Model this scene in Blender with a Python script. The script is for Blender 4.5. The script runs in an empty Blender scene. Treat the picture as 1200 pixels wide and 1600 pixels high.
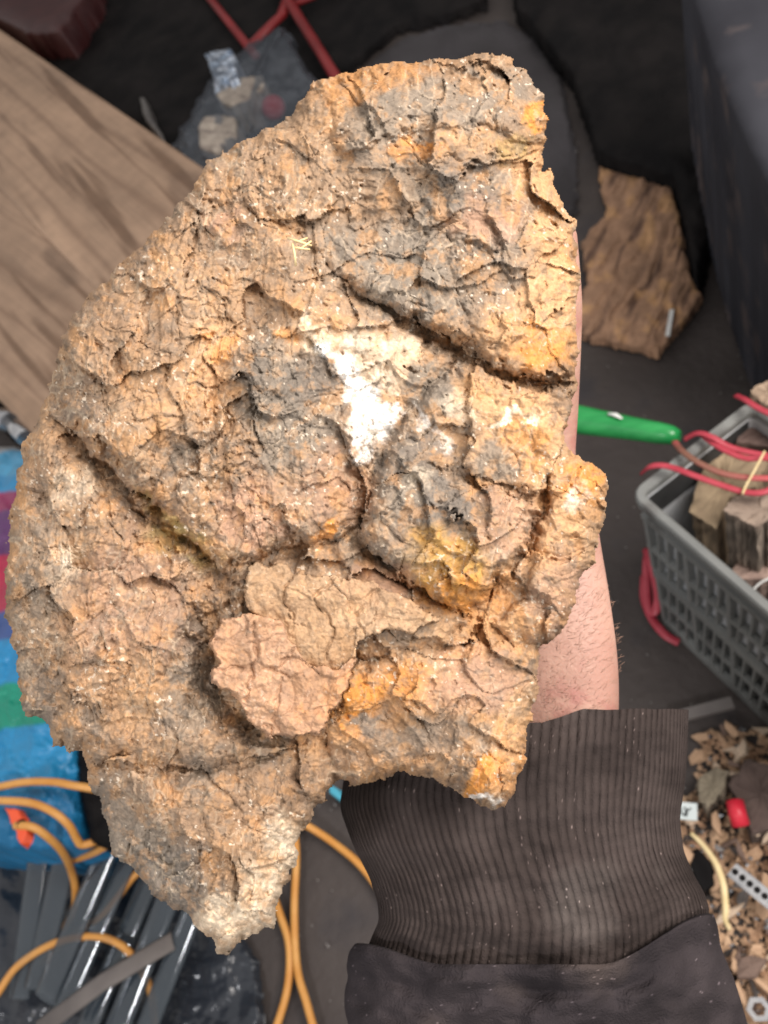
import bpy, bmesh, math, random
import numpy as np
from mathutils import Vector, Matrix
random.seed(7)
C = bpy.context.scene.collection
S = bpy.context.scene
# ---------------------------------------------------------------- camera
FPX = 1386.0                    # focal length in photograph pixels (1200 x 1600)
H_CAM = 1.10
_u = np.array([-600.0, 950.0, 1386.0]); _u /= np.linalg.norm(_u)     # world up seen from the camera
_x = np.array([1.0, 0, 0]); _x = _x - _x.dot(_u) * _u; _x /= np.linalg.norm(_x)
_y = np.cross(_u, _x)
RC = np.array([_x, _y, _u])     # camera -> world
EYE = np.array([0, 0, H_CAM])
cd = bpy.data.cameras.new('camera'); cam = bpy.data.objects.new('camera', cd); C.objects.link(cam)
cd.sensor_fit = 'VERTICAL'; cd.sensor_height = 36.0; cd.sensor_width = 27.0
cd.lens = 36.0 * FPX / 1600.0; cd.clip_start = 0.01; cd.clip_end = 60
M = Matrix([list(RC[0]) + [0], list(RC[1]) + [0], list(RC[2]) + [H_CAM], [0, 0, 0, 1]])
cam.matrix_world = M
cd.dof.use_dof = True; cd.dof.focus_distance = 0.30; cd.dof.aperture_fstop = 16.0
S.camera = cam
# ---------------------------------------------------------------- light
w = bpy.data.worlds.new('World'); S.world = w; w.use_nodes = True
w.node_tree.nodes['Background'].inputs[0].default_value = (1.0, 0.96, 0.93, 1)
w.node_tree.nodes['Background'].inputs[1].default_value = 0.62
S.view_settings.view_transform = 'Standard'; S.view_settings.look = 'None'; S.view_settings.exposure = 0.0
def cam_pt(x, y, z):            # a point given in camera axes (x right, y up, z towards the viewer)
    return RC @ np.array([x, y, z]) + EYE
def area(name, p, tgt, size, power, col):
    l = bpy.data.lights.new(name, 'AREA'); l.shape = 'DISK'; l.size = size; l.energy = power; l.color = col
    o = bpy.data.objects.new(name, l); C.objects.link(o)
    o.location = p; d = Vector(tgt) - Vector(p); o.rotation_euler = d.to_track_quat('-Z', 'Y').to_euler()
    return o
KEY = cam_pt(0.62, 0.62, 0.62)
area('key_lamp', KEY, cam_pt(0.0, 0.0, -0.35), 1.05, 44, (1.0, 0.935, 0.88))
area('fill_lamp', cam_pt(-0.9, -0.5, 0.9), cam_pt(-.1, -.1, -0.6), 0.24, 13, (0.97, 0.97, 1.0))  # added fill lamp, softens shadows and gives the tubes their glints
# ---------------------------------------------------------------- helpers
def U(px, py, depth):           # photograph pixel + depth along the view axis -> world point
    return RC @ np.array([(px - 600) / FPX * depth, (800 - py) / FPX * depth, -depth]) + EYE
def F(px, py, z=0.0):           # photograph pixel -> world point on the level plane z
    d = RC @ np.array([(px - 600) / FPX, (800 - py) / FPX, -1.0])
    return EYE + d * ((z - H_CAM) / d[2])
def hsh(ix, iy, s):
    n = (ix.astype(np.int64) * 374761393 + iy.astype(np.int64) * 668265263 + s * 1442695041) & 0xffffffff
    n = ((n ^ (n >> 13)) * 1274126177) & 0xffffffff
    n = (n ^ (n >> 16)) & 0xffffffff
    return n.astype(np.float64) / 4294967295.0
def vnoise(x, y, s=0):          # gradient noise, about -1..1
    ix = np.floor(x); iy = np.floor(y); fx = x - ix; fy = y - iy
    ux = fx * fx * fx * (fx * (fx * 6 - 15) + 10); uy = fy * fy * fy * (fy * (fy * 6 - 15) + 10)
    def g(a, b):
        t = hsh(ix + a, iy + b, s) * 2 * math.pi
        return np.cos(t) * (fx - a) + np.sin(t) * (fy - b)
    return ((g(0, 0) * (1 - ux) + g(1, 0) * ux) * (1 - uy) + (g(0, 1) * (1 - ux) + g(1, 1) * ux) * uy) * 1.5
def fbm(x, y, sc, o=5, s=0, gain=0.5):
    r = 0; a = 1; f = 1.0 / sc
    for k in range(o):
        r = r + a * vnoise(x * f + 17.3 * k, y * f - 9.1 * k, s + k); a *= gain; f *= 2.03
    return r
def worley(x, y, sc, s=0):      # nearest cell: F1, F2-F1, cell random, tilt plane
    X = x / sc; Y = y / sc; ix = np.floor(X); iy = np.floor(Y)
    f1 = np.full(X.shape, 9.0); f2 = np.full(X.shape, 9.0)
    r = np.zeros(X.shape); t = np.zeros(X.shape); ox = np.zeros(X.shape); oy = np.zeros(X.shape)
    for a in (-1, 0, 1):
        for b in (-1, 0, 1):
            cx = ix + a; cy = iy + b
            jx = cx + 0.15 + 0.7 * hsh(cx, cy, s + 1); jy = cy + 0.15 + 0.7 * hsh(cx, cy, s + 2)
            dx = X - jx; dy = Y - jy; d = np.sqrt(dx * dx + dy * dy)
            rr = hsh(cx, cy, s + 3); an = hsh(cx, cy, s + 4) * 6.283
            tt = np.cos(an) * dx + np.sin(an) * dy
            m = d < f1
            f2 = np.where(m, f1, np.minimum(f2, d)); r = np.where(m, rr, r); t = np.where(m, tt, t); f1 = np.where(m, d, f1); ox = np.where(m, dx, ox); oy = np.where(m, dy, oy)
    return f1, f2 - f1, r, t, ox, oy
def sdf(x, y, poly):            # + inside
    p = np.array(poly, float); n = len(p)
    d2 = np.full(x.shape, 1e12); ins = np.zeros(x.shape, bool)
    for i in range(n):
        a = p[i]; b = p[(i + 1) % n]; e = b - a
        wx = x - a[0]; wy = y - a[1]
        t = np.clip((wx * e[0] + wy * e[1]) / (e @ e + 1e-9), 0, 1)
        dx = wx - e[0] * t; dy = wy - e[1] * t
        d2 = np.minimum(d2, dx * dx + dy * dy)
        c = ((a[1] > y) != (b[1] > y)) & (x < (b[0] - a[0]) * (y - a[1]) / (b[1] - a[1] + 1e-12) + a[0])
        ins ^= c
    return np.where(ins, 1, -1) * np.sqrt(d2)
def ldist(x, y, line):
    p = np.array(line, float); d2 = np.full(x.shape, 1e12)
    for i in range(len(p) - 1):
        a = p[i]; e = p[i + 1] - a
        wx = x - a[0]; wy = y - a[1]
        t = np.clip((wx * e[0] + wy * e[1]) / (e @ e + 1e-9), 0, 1)
        d2 = np.minimum(d2, (wx - e[0] * t) ** 2 + (wy - e[1] * t) ** 2)
    return np.sqrt(d2)
def sst(a, b, x):
    t = np.clip((x - a) / (b - a), 0, 1); return t * t * (3 - 2 * t)
def roundover(d, w):
    t = np.clip(d / w, 0, 1); return np.sqrt(np.clip(1 - (1 - t) ** 2, 0, 1))
def grid_mesh(name, P, mask, col=None, smooth=True, flip=False):
    """P (ny,nx,3) points, mask (ny,nx) vertices kept; a quad where all four are kept"""
    ny, nx = mask.shape
    q = mask[:-1, :-1] & mask[1:, :-1] & mask[:-1, 1:] & mask[1:, 1:]
    used = np.zeros(mask.shape, bool)
    used[:-1, :-1] |= q; used[1:, :-1] |= q; used[:-1, 1:] |= q; used[1:, 1:] |= q
    idx = -np.ones(mask.shape, np.int64); idx[used] = np.arange(used.sum())
    qi = np.argwhere(q); a = idx[qi[:, 0], qi[:, 1]]; b = idx[qi[:, 0] + 1, qi[:, 1]]
    c = idx[qi[:, 0] + 1, qi[:, 1] + 1]; d = idx[qi[:, 0], qi[:, 1] + 1]
    f = np.stack([a, d, c, b] if flip else [a, b, c, d], 1)
    me = bpy.data.meshes.new(name); V = P[used]
    me.vertices.add(len(V)); me.vertices.foreach_set('co', V.astype(np.float32).ravel())
    me.loops.add(f.size); me.loops.foreach_set('vertex_index', f.astype(np.int32).ravel())
    me.polygons.add(len(f)); me.polygons.foreach_set('loop_start', np.arange(0, f.size, 4, dtype=np.int32))
    me.polygons.foreach_set('use_smooth', np.full(len(f), smooth)) if smooth else None
    me.update(calc_edges=True)
    if col is not None:
        at = me.color_attributes.new('Col', 'FLOAT_COLOR', 'POINT')
        cc = np.ones((len(V), 4), np.float32); cc[:, :3] = col[used]; at.data.foreach_set('color', cc.ravel())
    return me
def obj(name, me, mat=None, parent=None):
    if isinstance(me, bmesh.types.BMesh):
        b = me; me = bpy.data.meshes.new(name); b.normal_update(); b.to_mesh(me); b.free()
    o = bpy.data.objects.new(name, me); C.objects.link(o)
    if mat is not None and not me.materials: me.materials.append(mat)
    if parent: o.parent = parent
    return o
def tag(o, label=None, cat=None, group=None, kind=None):
    if label: o['label'] = label
    if cat: o['category'] = cat
    if group: o['group'] = group
    if kind: o['kind'] = kind
    return o
def thing(name, loc, label, cat, group=None, rot=None):
    o = bpy.data.objects.new(name, None); C.objects.link(o); o.location = loc; o.empty_display_size = 0.02
    if rot is not None: o.rotation_euler = rot
    bpy.context.view_layer.update()
    return tag(o, label, cat, group)
def cr(pts, n=10):              # Catmull-Rom through 3-D points
    p = [np.array(a, float) for a in pts]; p = [2 * p[0] - p[1]] + p + [2 * p[-1] - p[-2]]; out = []
    for i in range(1, len(p) - 2):
        for k in range(n):
            t = k / n
            out.append(0.5 * (2 * p[i] + (p[i + 1] - p[i - 1]) * t + (2 * p[i - 1] - 5 * p[i] + 4 * p[i + 1] - p[i + 2]) * t * t
                              + (-p[i - 1] + 3 * p[i] - 3 * p[i + 1] + p[i + 2]) * t ** 3))
    out.append(p[-2]); return out
def tube(bm, path, r, seg=10, flat=1.0, cap=True):
    """sweep; r a number or list; flat squashes the section towards a ribbon"""
    n = len(path); P = [Vector(p) for p in path]; rings = []
    up = Vector((0, 0, 1))
    for i in range(n):
        t = (P[min(i + 1, n - 1)] - P[max(i - 1, 0)]).normalized()
        s = t.cross(up)
        if s.length < 1e-4: s = Vector((1, 0, 0))
        s.normalize(); v = s.cross(t).normalized(); rr = r[i] if hasattr(r, '__len__') else r
        rings.append([bm.verts.new(P[i] + s * math.cos(a) * rr + v * math.sin(a) * rr * flat)
                      for a in [2 * math.pi * k / seg for k in range(seg)]])
    for i in range(n - 1):
        for k in range(seg):
            f = bm.faces.new((rings[i][k], rings[i][(k + 1) % seg], rings[i + 1][(k + 1) % seg], rings[i + 1][k])); f.smooth = True
    if cap:
        bm.faces.new(rings[0][::-1]); bm.faces.new(rings[-1])
def box(bm, c, ax, ay, az, bev=0.0):
    """box about c with half-extent vectors"""
    c, ax, ay, az = map(lambda v: Vector(v), (c, ax, ay, az)); vs = []
    for i in (-1, 1):
        for j in (-1, 1):
            for k in (-1, 1): vs.append(bm.verts.new(c + ax * i + ay * j + az * k))
    fs = [(0, 1, 3, 2), (4, 6, 7, 5), (0, 4, 5, 1), (2, 3, 7, 6), (0, 2, 6, 4), (1, 5, 7, 3)]
    faces = [bm.faces.new([vs[a] for a in f]) for f in fs]
    bmesh.ops.recalc_face_normals(bm, faces=faces)
    if bev:
        es = list({e for f in faces for e in f.edges})
        bmesh.ops.bevel(bm, geom=es, offset=bev, segments=2, affect='EDGES', profile=0.6)
# ---------------------------------------------------------------- materials
class NT:
    def __init__(s, name):
        s.m = bpy.data.materials.new(name); s.m.use_nodes = True; s.t = s.m.node_tree
        s.p = s.t.nodes['Principled BSDF']
    def n(s, typ, **kw):
        o = s.t.nodes.new(typ)
        for k, v in kw.items():
            if k.startswith('_'): setattr(o, k[1:], v)
            else: o.inputs[k.replace('__', ' ')].default_value = v
        return o
    def l(s, a, b): s.t.links.new(a, b)
def mat(name, c1, c2=None, sc=20, rough=0.7, bump=0.0, bsc=None, metal=0, detail=6, stretch=None, rot=None, lo=0.35, hi=0.65, spec=None, vcol=False, c3=None, sc3=None):
    k = NT(name); k.p.inputs['Roughness'].default_value = rough; k.p.inputs['Metallic'].default_value = metal
    if spec is not None: k.p.inputs['Specular IOR Level'].default_value = spec
    tc = k.n('ShaderNodeTexCoord'); mp = k.n('ShaderNodeMapping'); k.l(tc.outputs['Object'], mp.inputs['Vector'])
    if stretch: mp.inputs['Scale'].default_value = stretch
    if rot: mp.inputs['Rotation'].default_value = rot
    no = k.n('ShaderNodeTexNoise', Scale=sc, Detail=detail); k.l(mp.outputs[0], no.inputs['Vector'])
    rp = k.n('ShaderNodeValToRGB'); k.l(no.outputs['Fac'], rp.inputs[0])
    e = rp.color_ramp.elements; e[0].position = lo; e[1].position = hi
    c2 = c2 or c1
    e[0].color = (*c1, 1); e[1].color = (*c2, 1); out = rp.outputs[0]
    if c3:
        n3 = k.n('ShaderNodeTexNoise', Scale=sc3 or sc * 3, Detail=8); k.l(mp.outputs[0], n3.inputs['Vector'])
        r3 = k.n('ShaderNodeValToRGB'); k.l(n3.outputs['Fac'], r3.inputs[0]); r3.color_ramp.elements[0].position = 0.55; r3.color_ramp.elements[1].position = 0.68
        mx = k.n('ShaderNodeMixRGB'); k.l(r3.outputs[0], mx.inputs[0]); k.l(out, mx.inputs[1]); mx.inputs[2].default_value = (*c3, 1); out = mx.outputs[0]
    if vcol:
        vc = k.n('ShaderNodeVertexColor', _layer_name='Col'); mx = k.n('ShaderNodeMixRGB', _blend_type='MULTIPLY'); mx.inputs[0].default_value = 1
        k.l(vc.outputs[0], mx.inputs[1]); k.l(out, mx.inputs[2]); out = mx.outputs[0]
    k.l(out, k.p.inputs['Base Color'])
    if bump:
        nb = k.n('ShaderNodeTexNoise', Scale=bsc or sc * 4, Detail=8); k.l(mp.outputs[0], nb.inputs['Vector'])
        bp = k.n('ShaderNodeBump', Strength=1.0, Distance=bump); k.l(nb.outputs['Fac'], bp.inputs['Height']); k.l(bp.outputs[0], k.p.inputs['Normal'])
    return k.m
rock_m = mat('rock_stone', (0.80, 0.79, 0.78), (1.10, 1.08, 1.06), sc=700, rough=0.95, bump=0.0002, bsc=1100, vcol=True, spec=0.08)
wood_m = mat('sawn_wood', (0.20, 0.128, 0.078), (0.34, 0.235, 0.15), sc=5, rough=0.7, bump=0.0006, bsc=60, stretch=(1.2, 11, 11), c3=(0.16, 0.09, 0.05), sc3=3.2)
bark_m = mat('weathered_wood', (0.75, 0.72, 0.7), (1.05, 1.03, 1.0), sc=45, rough=0.9, bump=0.001, bsc=160, vcol=True)
floor_m = mat('dirty_floor', (0.036, 0.028, 0.026), (0.068, 0.055, 0.05), sc=3.5, rough=0.75, bump=0.003, bsc=60, c3=(0.035, 0.03, 0.032), sc3=7)
skin_m = mat('skin', (0.36, 0.195, 0.15), (0.44, 0.26, 0.20), sc=38, rough=0.55, bump=0.0004, bsc=420, lo=0.4, hi=0.62, c3=(0.36, 0.165, 0.135), sc3=60)
skin_m.node_tree.nodes['Principled BSDF'].inputs['Subsurface Weight'].default_value = 0.12
skin_m.node_tree.nodes['Principled BSDF'].inputs['Subsurface Radius'].default_value = (0.004, 0.0015, 0.001)
skin_m.node_tree.nodes['Principled BSDF'].inputs['Subsurface Scale'].default_value = 1.0
knit_m = mat('ribbed_knit', (0.031, 0.0235, 0.0215), (0.048, 0.037, 0.034), sc=35, rough=0.95, bump=0.0004, bsc=1100, vcol=True, spec=0.1, c3=(0.07, 0.058, 0.053), sc3=14)
fleece_m = mat('sweatshirt_cloth', (0.022, 0.018, 0.020), (0.042, 0.034, 0.036), sc=28, rough=0.95, bump=0.001, bsc=900, spec=0.15, c3=(0.065, 0.05, 0.045), sc3=11, vcol=True)
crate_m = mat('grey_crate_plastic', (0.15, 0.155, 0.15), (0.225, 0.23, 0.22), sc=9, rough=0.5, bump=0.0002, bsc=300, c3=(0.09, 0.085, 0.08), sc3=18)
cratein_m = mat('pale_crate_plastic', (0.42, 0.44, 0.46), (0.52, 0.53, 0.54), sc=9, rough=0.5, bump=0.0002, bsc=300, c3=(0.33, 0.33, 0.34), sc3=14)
red_m = mat('red_tie', (0.36, 0.03, 0.05), (0.46, 0.06, 0.085), sc=40, rough=0.4)
cord_m = mat('orange_cord', (0.58, 0.25, 0.05), (0.66, 0.33, 0.09), sc=30, rough=0.45, c3=(0.45, 0.24, 0.10), sc3=12)
green_m = mat('green_plastic', (0.012, 0.20, 0.05), (0.03, 0.30, 0.08), sc=10, rough=0.25, stretch=(1, 8, 8))
redpl_m = mat('red_plastic', (0.16, 0.009, 0.011), (0.22, 0.014, 0.016), sc=10, rough=0.45)
black_m = mat('shade_sheet_black', (0.006, 0.0055, 0.006), (0.014, 0.012, 0.012), sc=12, rough=0.8, spec=.12)
steel_m = mat('worn_steel', (0.42, 0.43, 0.45), (0.66, 0.66, 0.67), sc=40, rough=0.25, metal=1)
white_m = mat('white_card', (0.62, 0.62, 0.60), (0.72, 0.72, 0.70), sc=40, rough=0.7)
orange_m = mat('orange_plastic', (0.75, 0.085, 0.03), (0.8, 0.11, 0.04), sc=20, rough=0.4)
straw_m = mat('dry_straw', (0.62, 0.48, 0.24), (0.75, 0.6, 0.34), sc=80, rough=0.6)
chip_m = mat('wood_chip', (0.30, 0.17, 0.10), (0.56, 0.39, 0.26), sc=25, rough=0.8, bump=0.0006, bsc=200, lo=0.3, hi=0.7)
binm = mat('grey_tub_plastic', (0.03, 0.03, 0.037), (0.052, 0.053, 0.064), sc=5, rough=0.7, spec=.2, c3=(0.085, 0.07, 0.07), sc3=14)
navy_m = mat('navy_cloth', (0.012, 0.015, 0.028), (0.03, 0.035, 0.06), sc=20, rough=0.8, bump=0.002, bsc=50)
bag_m = mat('printed_bag', (0.85, 0.85, 0.85), (1.1, 1.1, 1.1), sc=15, rough=0.4, vcol=True)
def clear(name, col, rough=0.08, alpha=0.3):
    k = NT(name); k.p.inputs['Base Color'].default_value = (*col, 1); k.p.inputs['Roughness'].default_value = rough
    tr = k.n('ShaderNodeBsdfTransparent'); tr.inputs[0].default_value = (0.93, 0.95, 0.97, 1); mx = k.n('ShaderNodeMixShader'); mx.inputs[0].default_value = alpha
    k.l(tr.outputs[0], mx.inputs[1]); k.l(k.p.outputs[0], mx.inputs[2]); k.l(mx.outputs[0], k.t.nodes['Material Output'].inputs[0])
    return k.m
film_m = clear('clear_film', (0.12, 0.135, 0.16), 0.4, 0.5)
tubeglass_m = clear('clear_tube_plastic', (0.05, 0.065, 0.08), 0.07, 0.68)
# ================================================================ SETTING
ys = np.linspace(-3, 8, 320)[:, None] * np.ones((1, 320)); xs = np.linspace(-6, 6, 320)[None, :] * np.ones((320, 1))
fz = 0.004 * fbm(xs, ys, 0.5, 4, 3)
fl = obj('ground', grid_mesh('ground', np.stack([xs, ys, fz - 0.004], 2)[::-1], np.ones(xs.shape, bool)), floor_m); tag(fl, kind='structure')
bm = bmesh.new(); box(bm, (0, 8.1, 1.5), (6, 0, 0), (0, 0.1, 0), (0, 0, 1.6)); tag(obj('shed_wall', bm, black_m), kind='structure')
# ================================================================ ROCK
D0 = 0.335
OUT = [(735,88),(765,80),(790,88),(815,105),(835,125),(850,155),(857,185),(853,235),(849,262),(862,273),(876,300),(888,328),(897,345),(904,400),(908,440),(901,500),(903,560),(900,600),(893,640),(884,690),(884,698),(895,709),(915,718),(940,735),(953,760),(946,790),(940,835),(926,878),(912,900),(886,975),(864,1005),(845,1014),(842,1050),(838,1100),(828,1130),(822,1170),(812,1210),(800,1245),(790,1262),(765,1266),(740,1255),(715,1240),(690,1225),(655,1213),(620,1210),(585,1222),(565,1230),(540,1222),(525,1225),(500,1258),(490,1270),(480,1290),(462,1320),(465,1350),(450,1375),(438,1400),(436,1440),(425,1452),(395,1458),(380,1475),(355,1488),(340,1490),(328,1470),(300,1445),(285,1425),(255,1410),(230,1390),(215,1365),(190,1345),(172,1330),(170,1300),(158,1260),(142,1240),(135,1200),(125,1180),(85,1165),(65,1122),(38,1120),(30,1085),(25,1040),(10,960),(8,900),(12,830),(25,750),(35,700),(60,650),(75,620),(85,570),(95,530),(115,490),(145,455),(175,430),(200,400),(235,370),(260,335),(290,305),(310,280),(325,250),(370,225),(400,213),(440,190),(465,165),(490,130),(520,118),(560,108),(620,95),(680,92),(710,92)]
LOBES = [ # polygon, extra height (mm), edge width (px), angular
 ('upper', [(490,130),(765,70),(870,185),(853,262),(915,400),(903,585),(850,600),(815,592),(770,570),(715,535),(650,505),(575,468),(520,440),(480,385),(430,345),(370,330),(310,320),(270,280),(330,210),(430,150)], 17, 30),
 ('dome', [(225,272),(330,298),(424,318),(490,366),(545,440),(620,505),(715,555),(650,640),(600,720),(575,790),(540,840),(430,860),(395,885),(350,893),(280,830),(205,765),(130,700),(95,640),(80,560),(115,480),(200,400)], 21, 75),
 ('lowleft', [(60,640),(98,680),(170,768),(250,842),(330,905),(365,935),(318,965),(310,1060),(345,1120),(400,1165),(360,1195),(210,1200),(130,1190),(60,1180),(0,1040),(-10,900),(12,750)], 15, 60),
 ('wedge', [(200,1205),(350,1205),(500,1150),(560,1225),(480,1330),(450,1450),(340,1510),(300,1440),(260,1340),(215,1270)], 9, 45),
 ('wedgeb', [(140,1190),(250,1190),(260,1290),(330,1350),(330,1450),(200,1380),(140,1250)], 3, 30),
 ('lowright', [(525,1050),(560,1030),(700,1005),(850,1005),(840,1170),(790,1275),(740,1262),(620,1215),(555,1235),(510,1180),(515,1120)], 12, 45),
 ('midright', [(600,700),(650,620),(720,562),(760,580),(835,612),(870,605),(910,600),(890,700),(858,755),(838,790),(815,860),(770,930),(730,960),(650,925),(600,880),(560,830),(575,770)], 22, 40),
 ('midlow', [(400,885),(540,840),(640,920),(740,965),(700,1010),(560,1030),(430,900)], 9, 30),
 ('flake', [(862,690),(900,700),(960,740),(960,800),(930,890),(870,1010),(800,1010),(765,975),(820,930),(835,860),(852,790)], 12, 30),
 ('chipcentre', [(640,700),(700,735),(840,780),(820,860),(770,900),(700,870),(640,830),(600,760)], 26, 22),
 ('blockinner', [(690,255),(800,260),(850,330),(870,450),(800,560),(720,520),(690,400)], 21, 30),
 ('blocktop', [(500,140),(640,110),(770,90),(850,180),(845,250),(760,205),(640,215),(520,260)], 21, 26),
]
CARVE = [
 ([(545,905),(500,960),(545,1035)], 3, 1.5), ([(410,480),(400,520),(445,560)], 4, 2.5), ([(300,590),(300,640),(330,700),(335,780)], 4, 2.5), ([(235,560),(225,640),(250,700)], 4, 2),
 ([(500,520),(470,600),(480,690),(520,740)], 5, 2), ([(680,300),(640,350),(650,430)], 4, 2), ([(560,270),(540,330),(570,400)], 5, 2), ([(620,210),(700,245),(790,255)], 5, 3),
 ([(520,200),(600,190),(700,200)], 4, 2), ([(160,830),(150,930),(120,1010)], 7, 3), ([(60,780),(50,900),(70,1020),(110,1090)], 8, 4), ([(230,930),(240,1010),(200,1080)], 4, 2),
 ([(330,640),(370,720),(360,800)], 5, 2), ([(760,850),(720,880),(640,905)], 5, 3), ([(690,1020),(720,1100),(700,1190)], 3, 1.5), ([(400,1180),(370,1260),(300,1330)], 6, 2.5), ([(440,1200),(420,1290),(350,1390)], 5, 2), # polyline, width px, depth mm
 ([(92,610),(108,680),(175,760),(262,835),(345,893),(400,880)], 15, 9),
 ([(640,498),(720,538),(775,578),(830,602),(865,600)], 11, 9),
 ([(455,300),(480,390),(540,450),(620,495)], 14, 4),
 ([(700,732),(760,760),(840,778)], 4, 5),
 ([(852,700),(846,770),(820,860),(760,950),(730,1000)], 9, 7),
 ([(553,1030),(540,1090),(500,1160)], 6, 7),
 ([(130,1188),(220,1200),(340,1195),(380,1180)], 4, 5),
 ([(320,930),(300,1030),(330,1110),(400,1160),(470,1165)], 14, 7),
 ([(330,560),(285,640),(270,740),(290,810)], 6, 3),
 ([(580,690),(560,790),(600,880)], 9, 5),
 ([(590,540),(575,600),(640,660)], 4, 2.5),
 ([(690,260),(688,330),(700,400)], 3, 2.5),
 ([(740,460),(742,500)], 3, 3), ([(765,450),(778,490)], 3, 3),
 ([(700,385),(760,385),(780,420)], 8, 4),
 ([(450,620),(420,700),(440,800)], 5, 2.5),
 ([(380,590),(350,720),(400,850)], 5, 2.5),
 ([(150,1190),(155,1260),(230,1330),(300,1370)], 8, 5),
 ([(640,1060),(650,1130),(700,1180)], 5, 2.5), ([(600,1060),(690,1110),(800,1100)], 4, 2),
]
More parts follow.
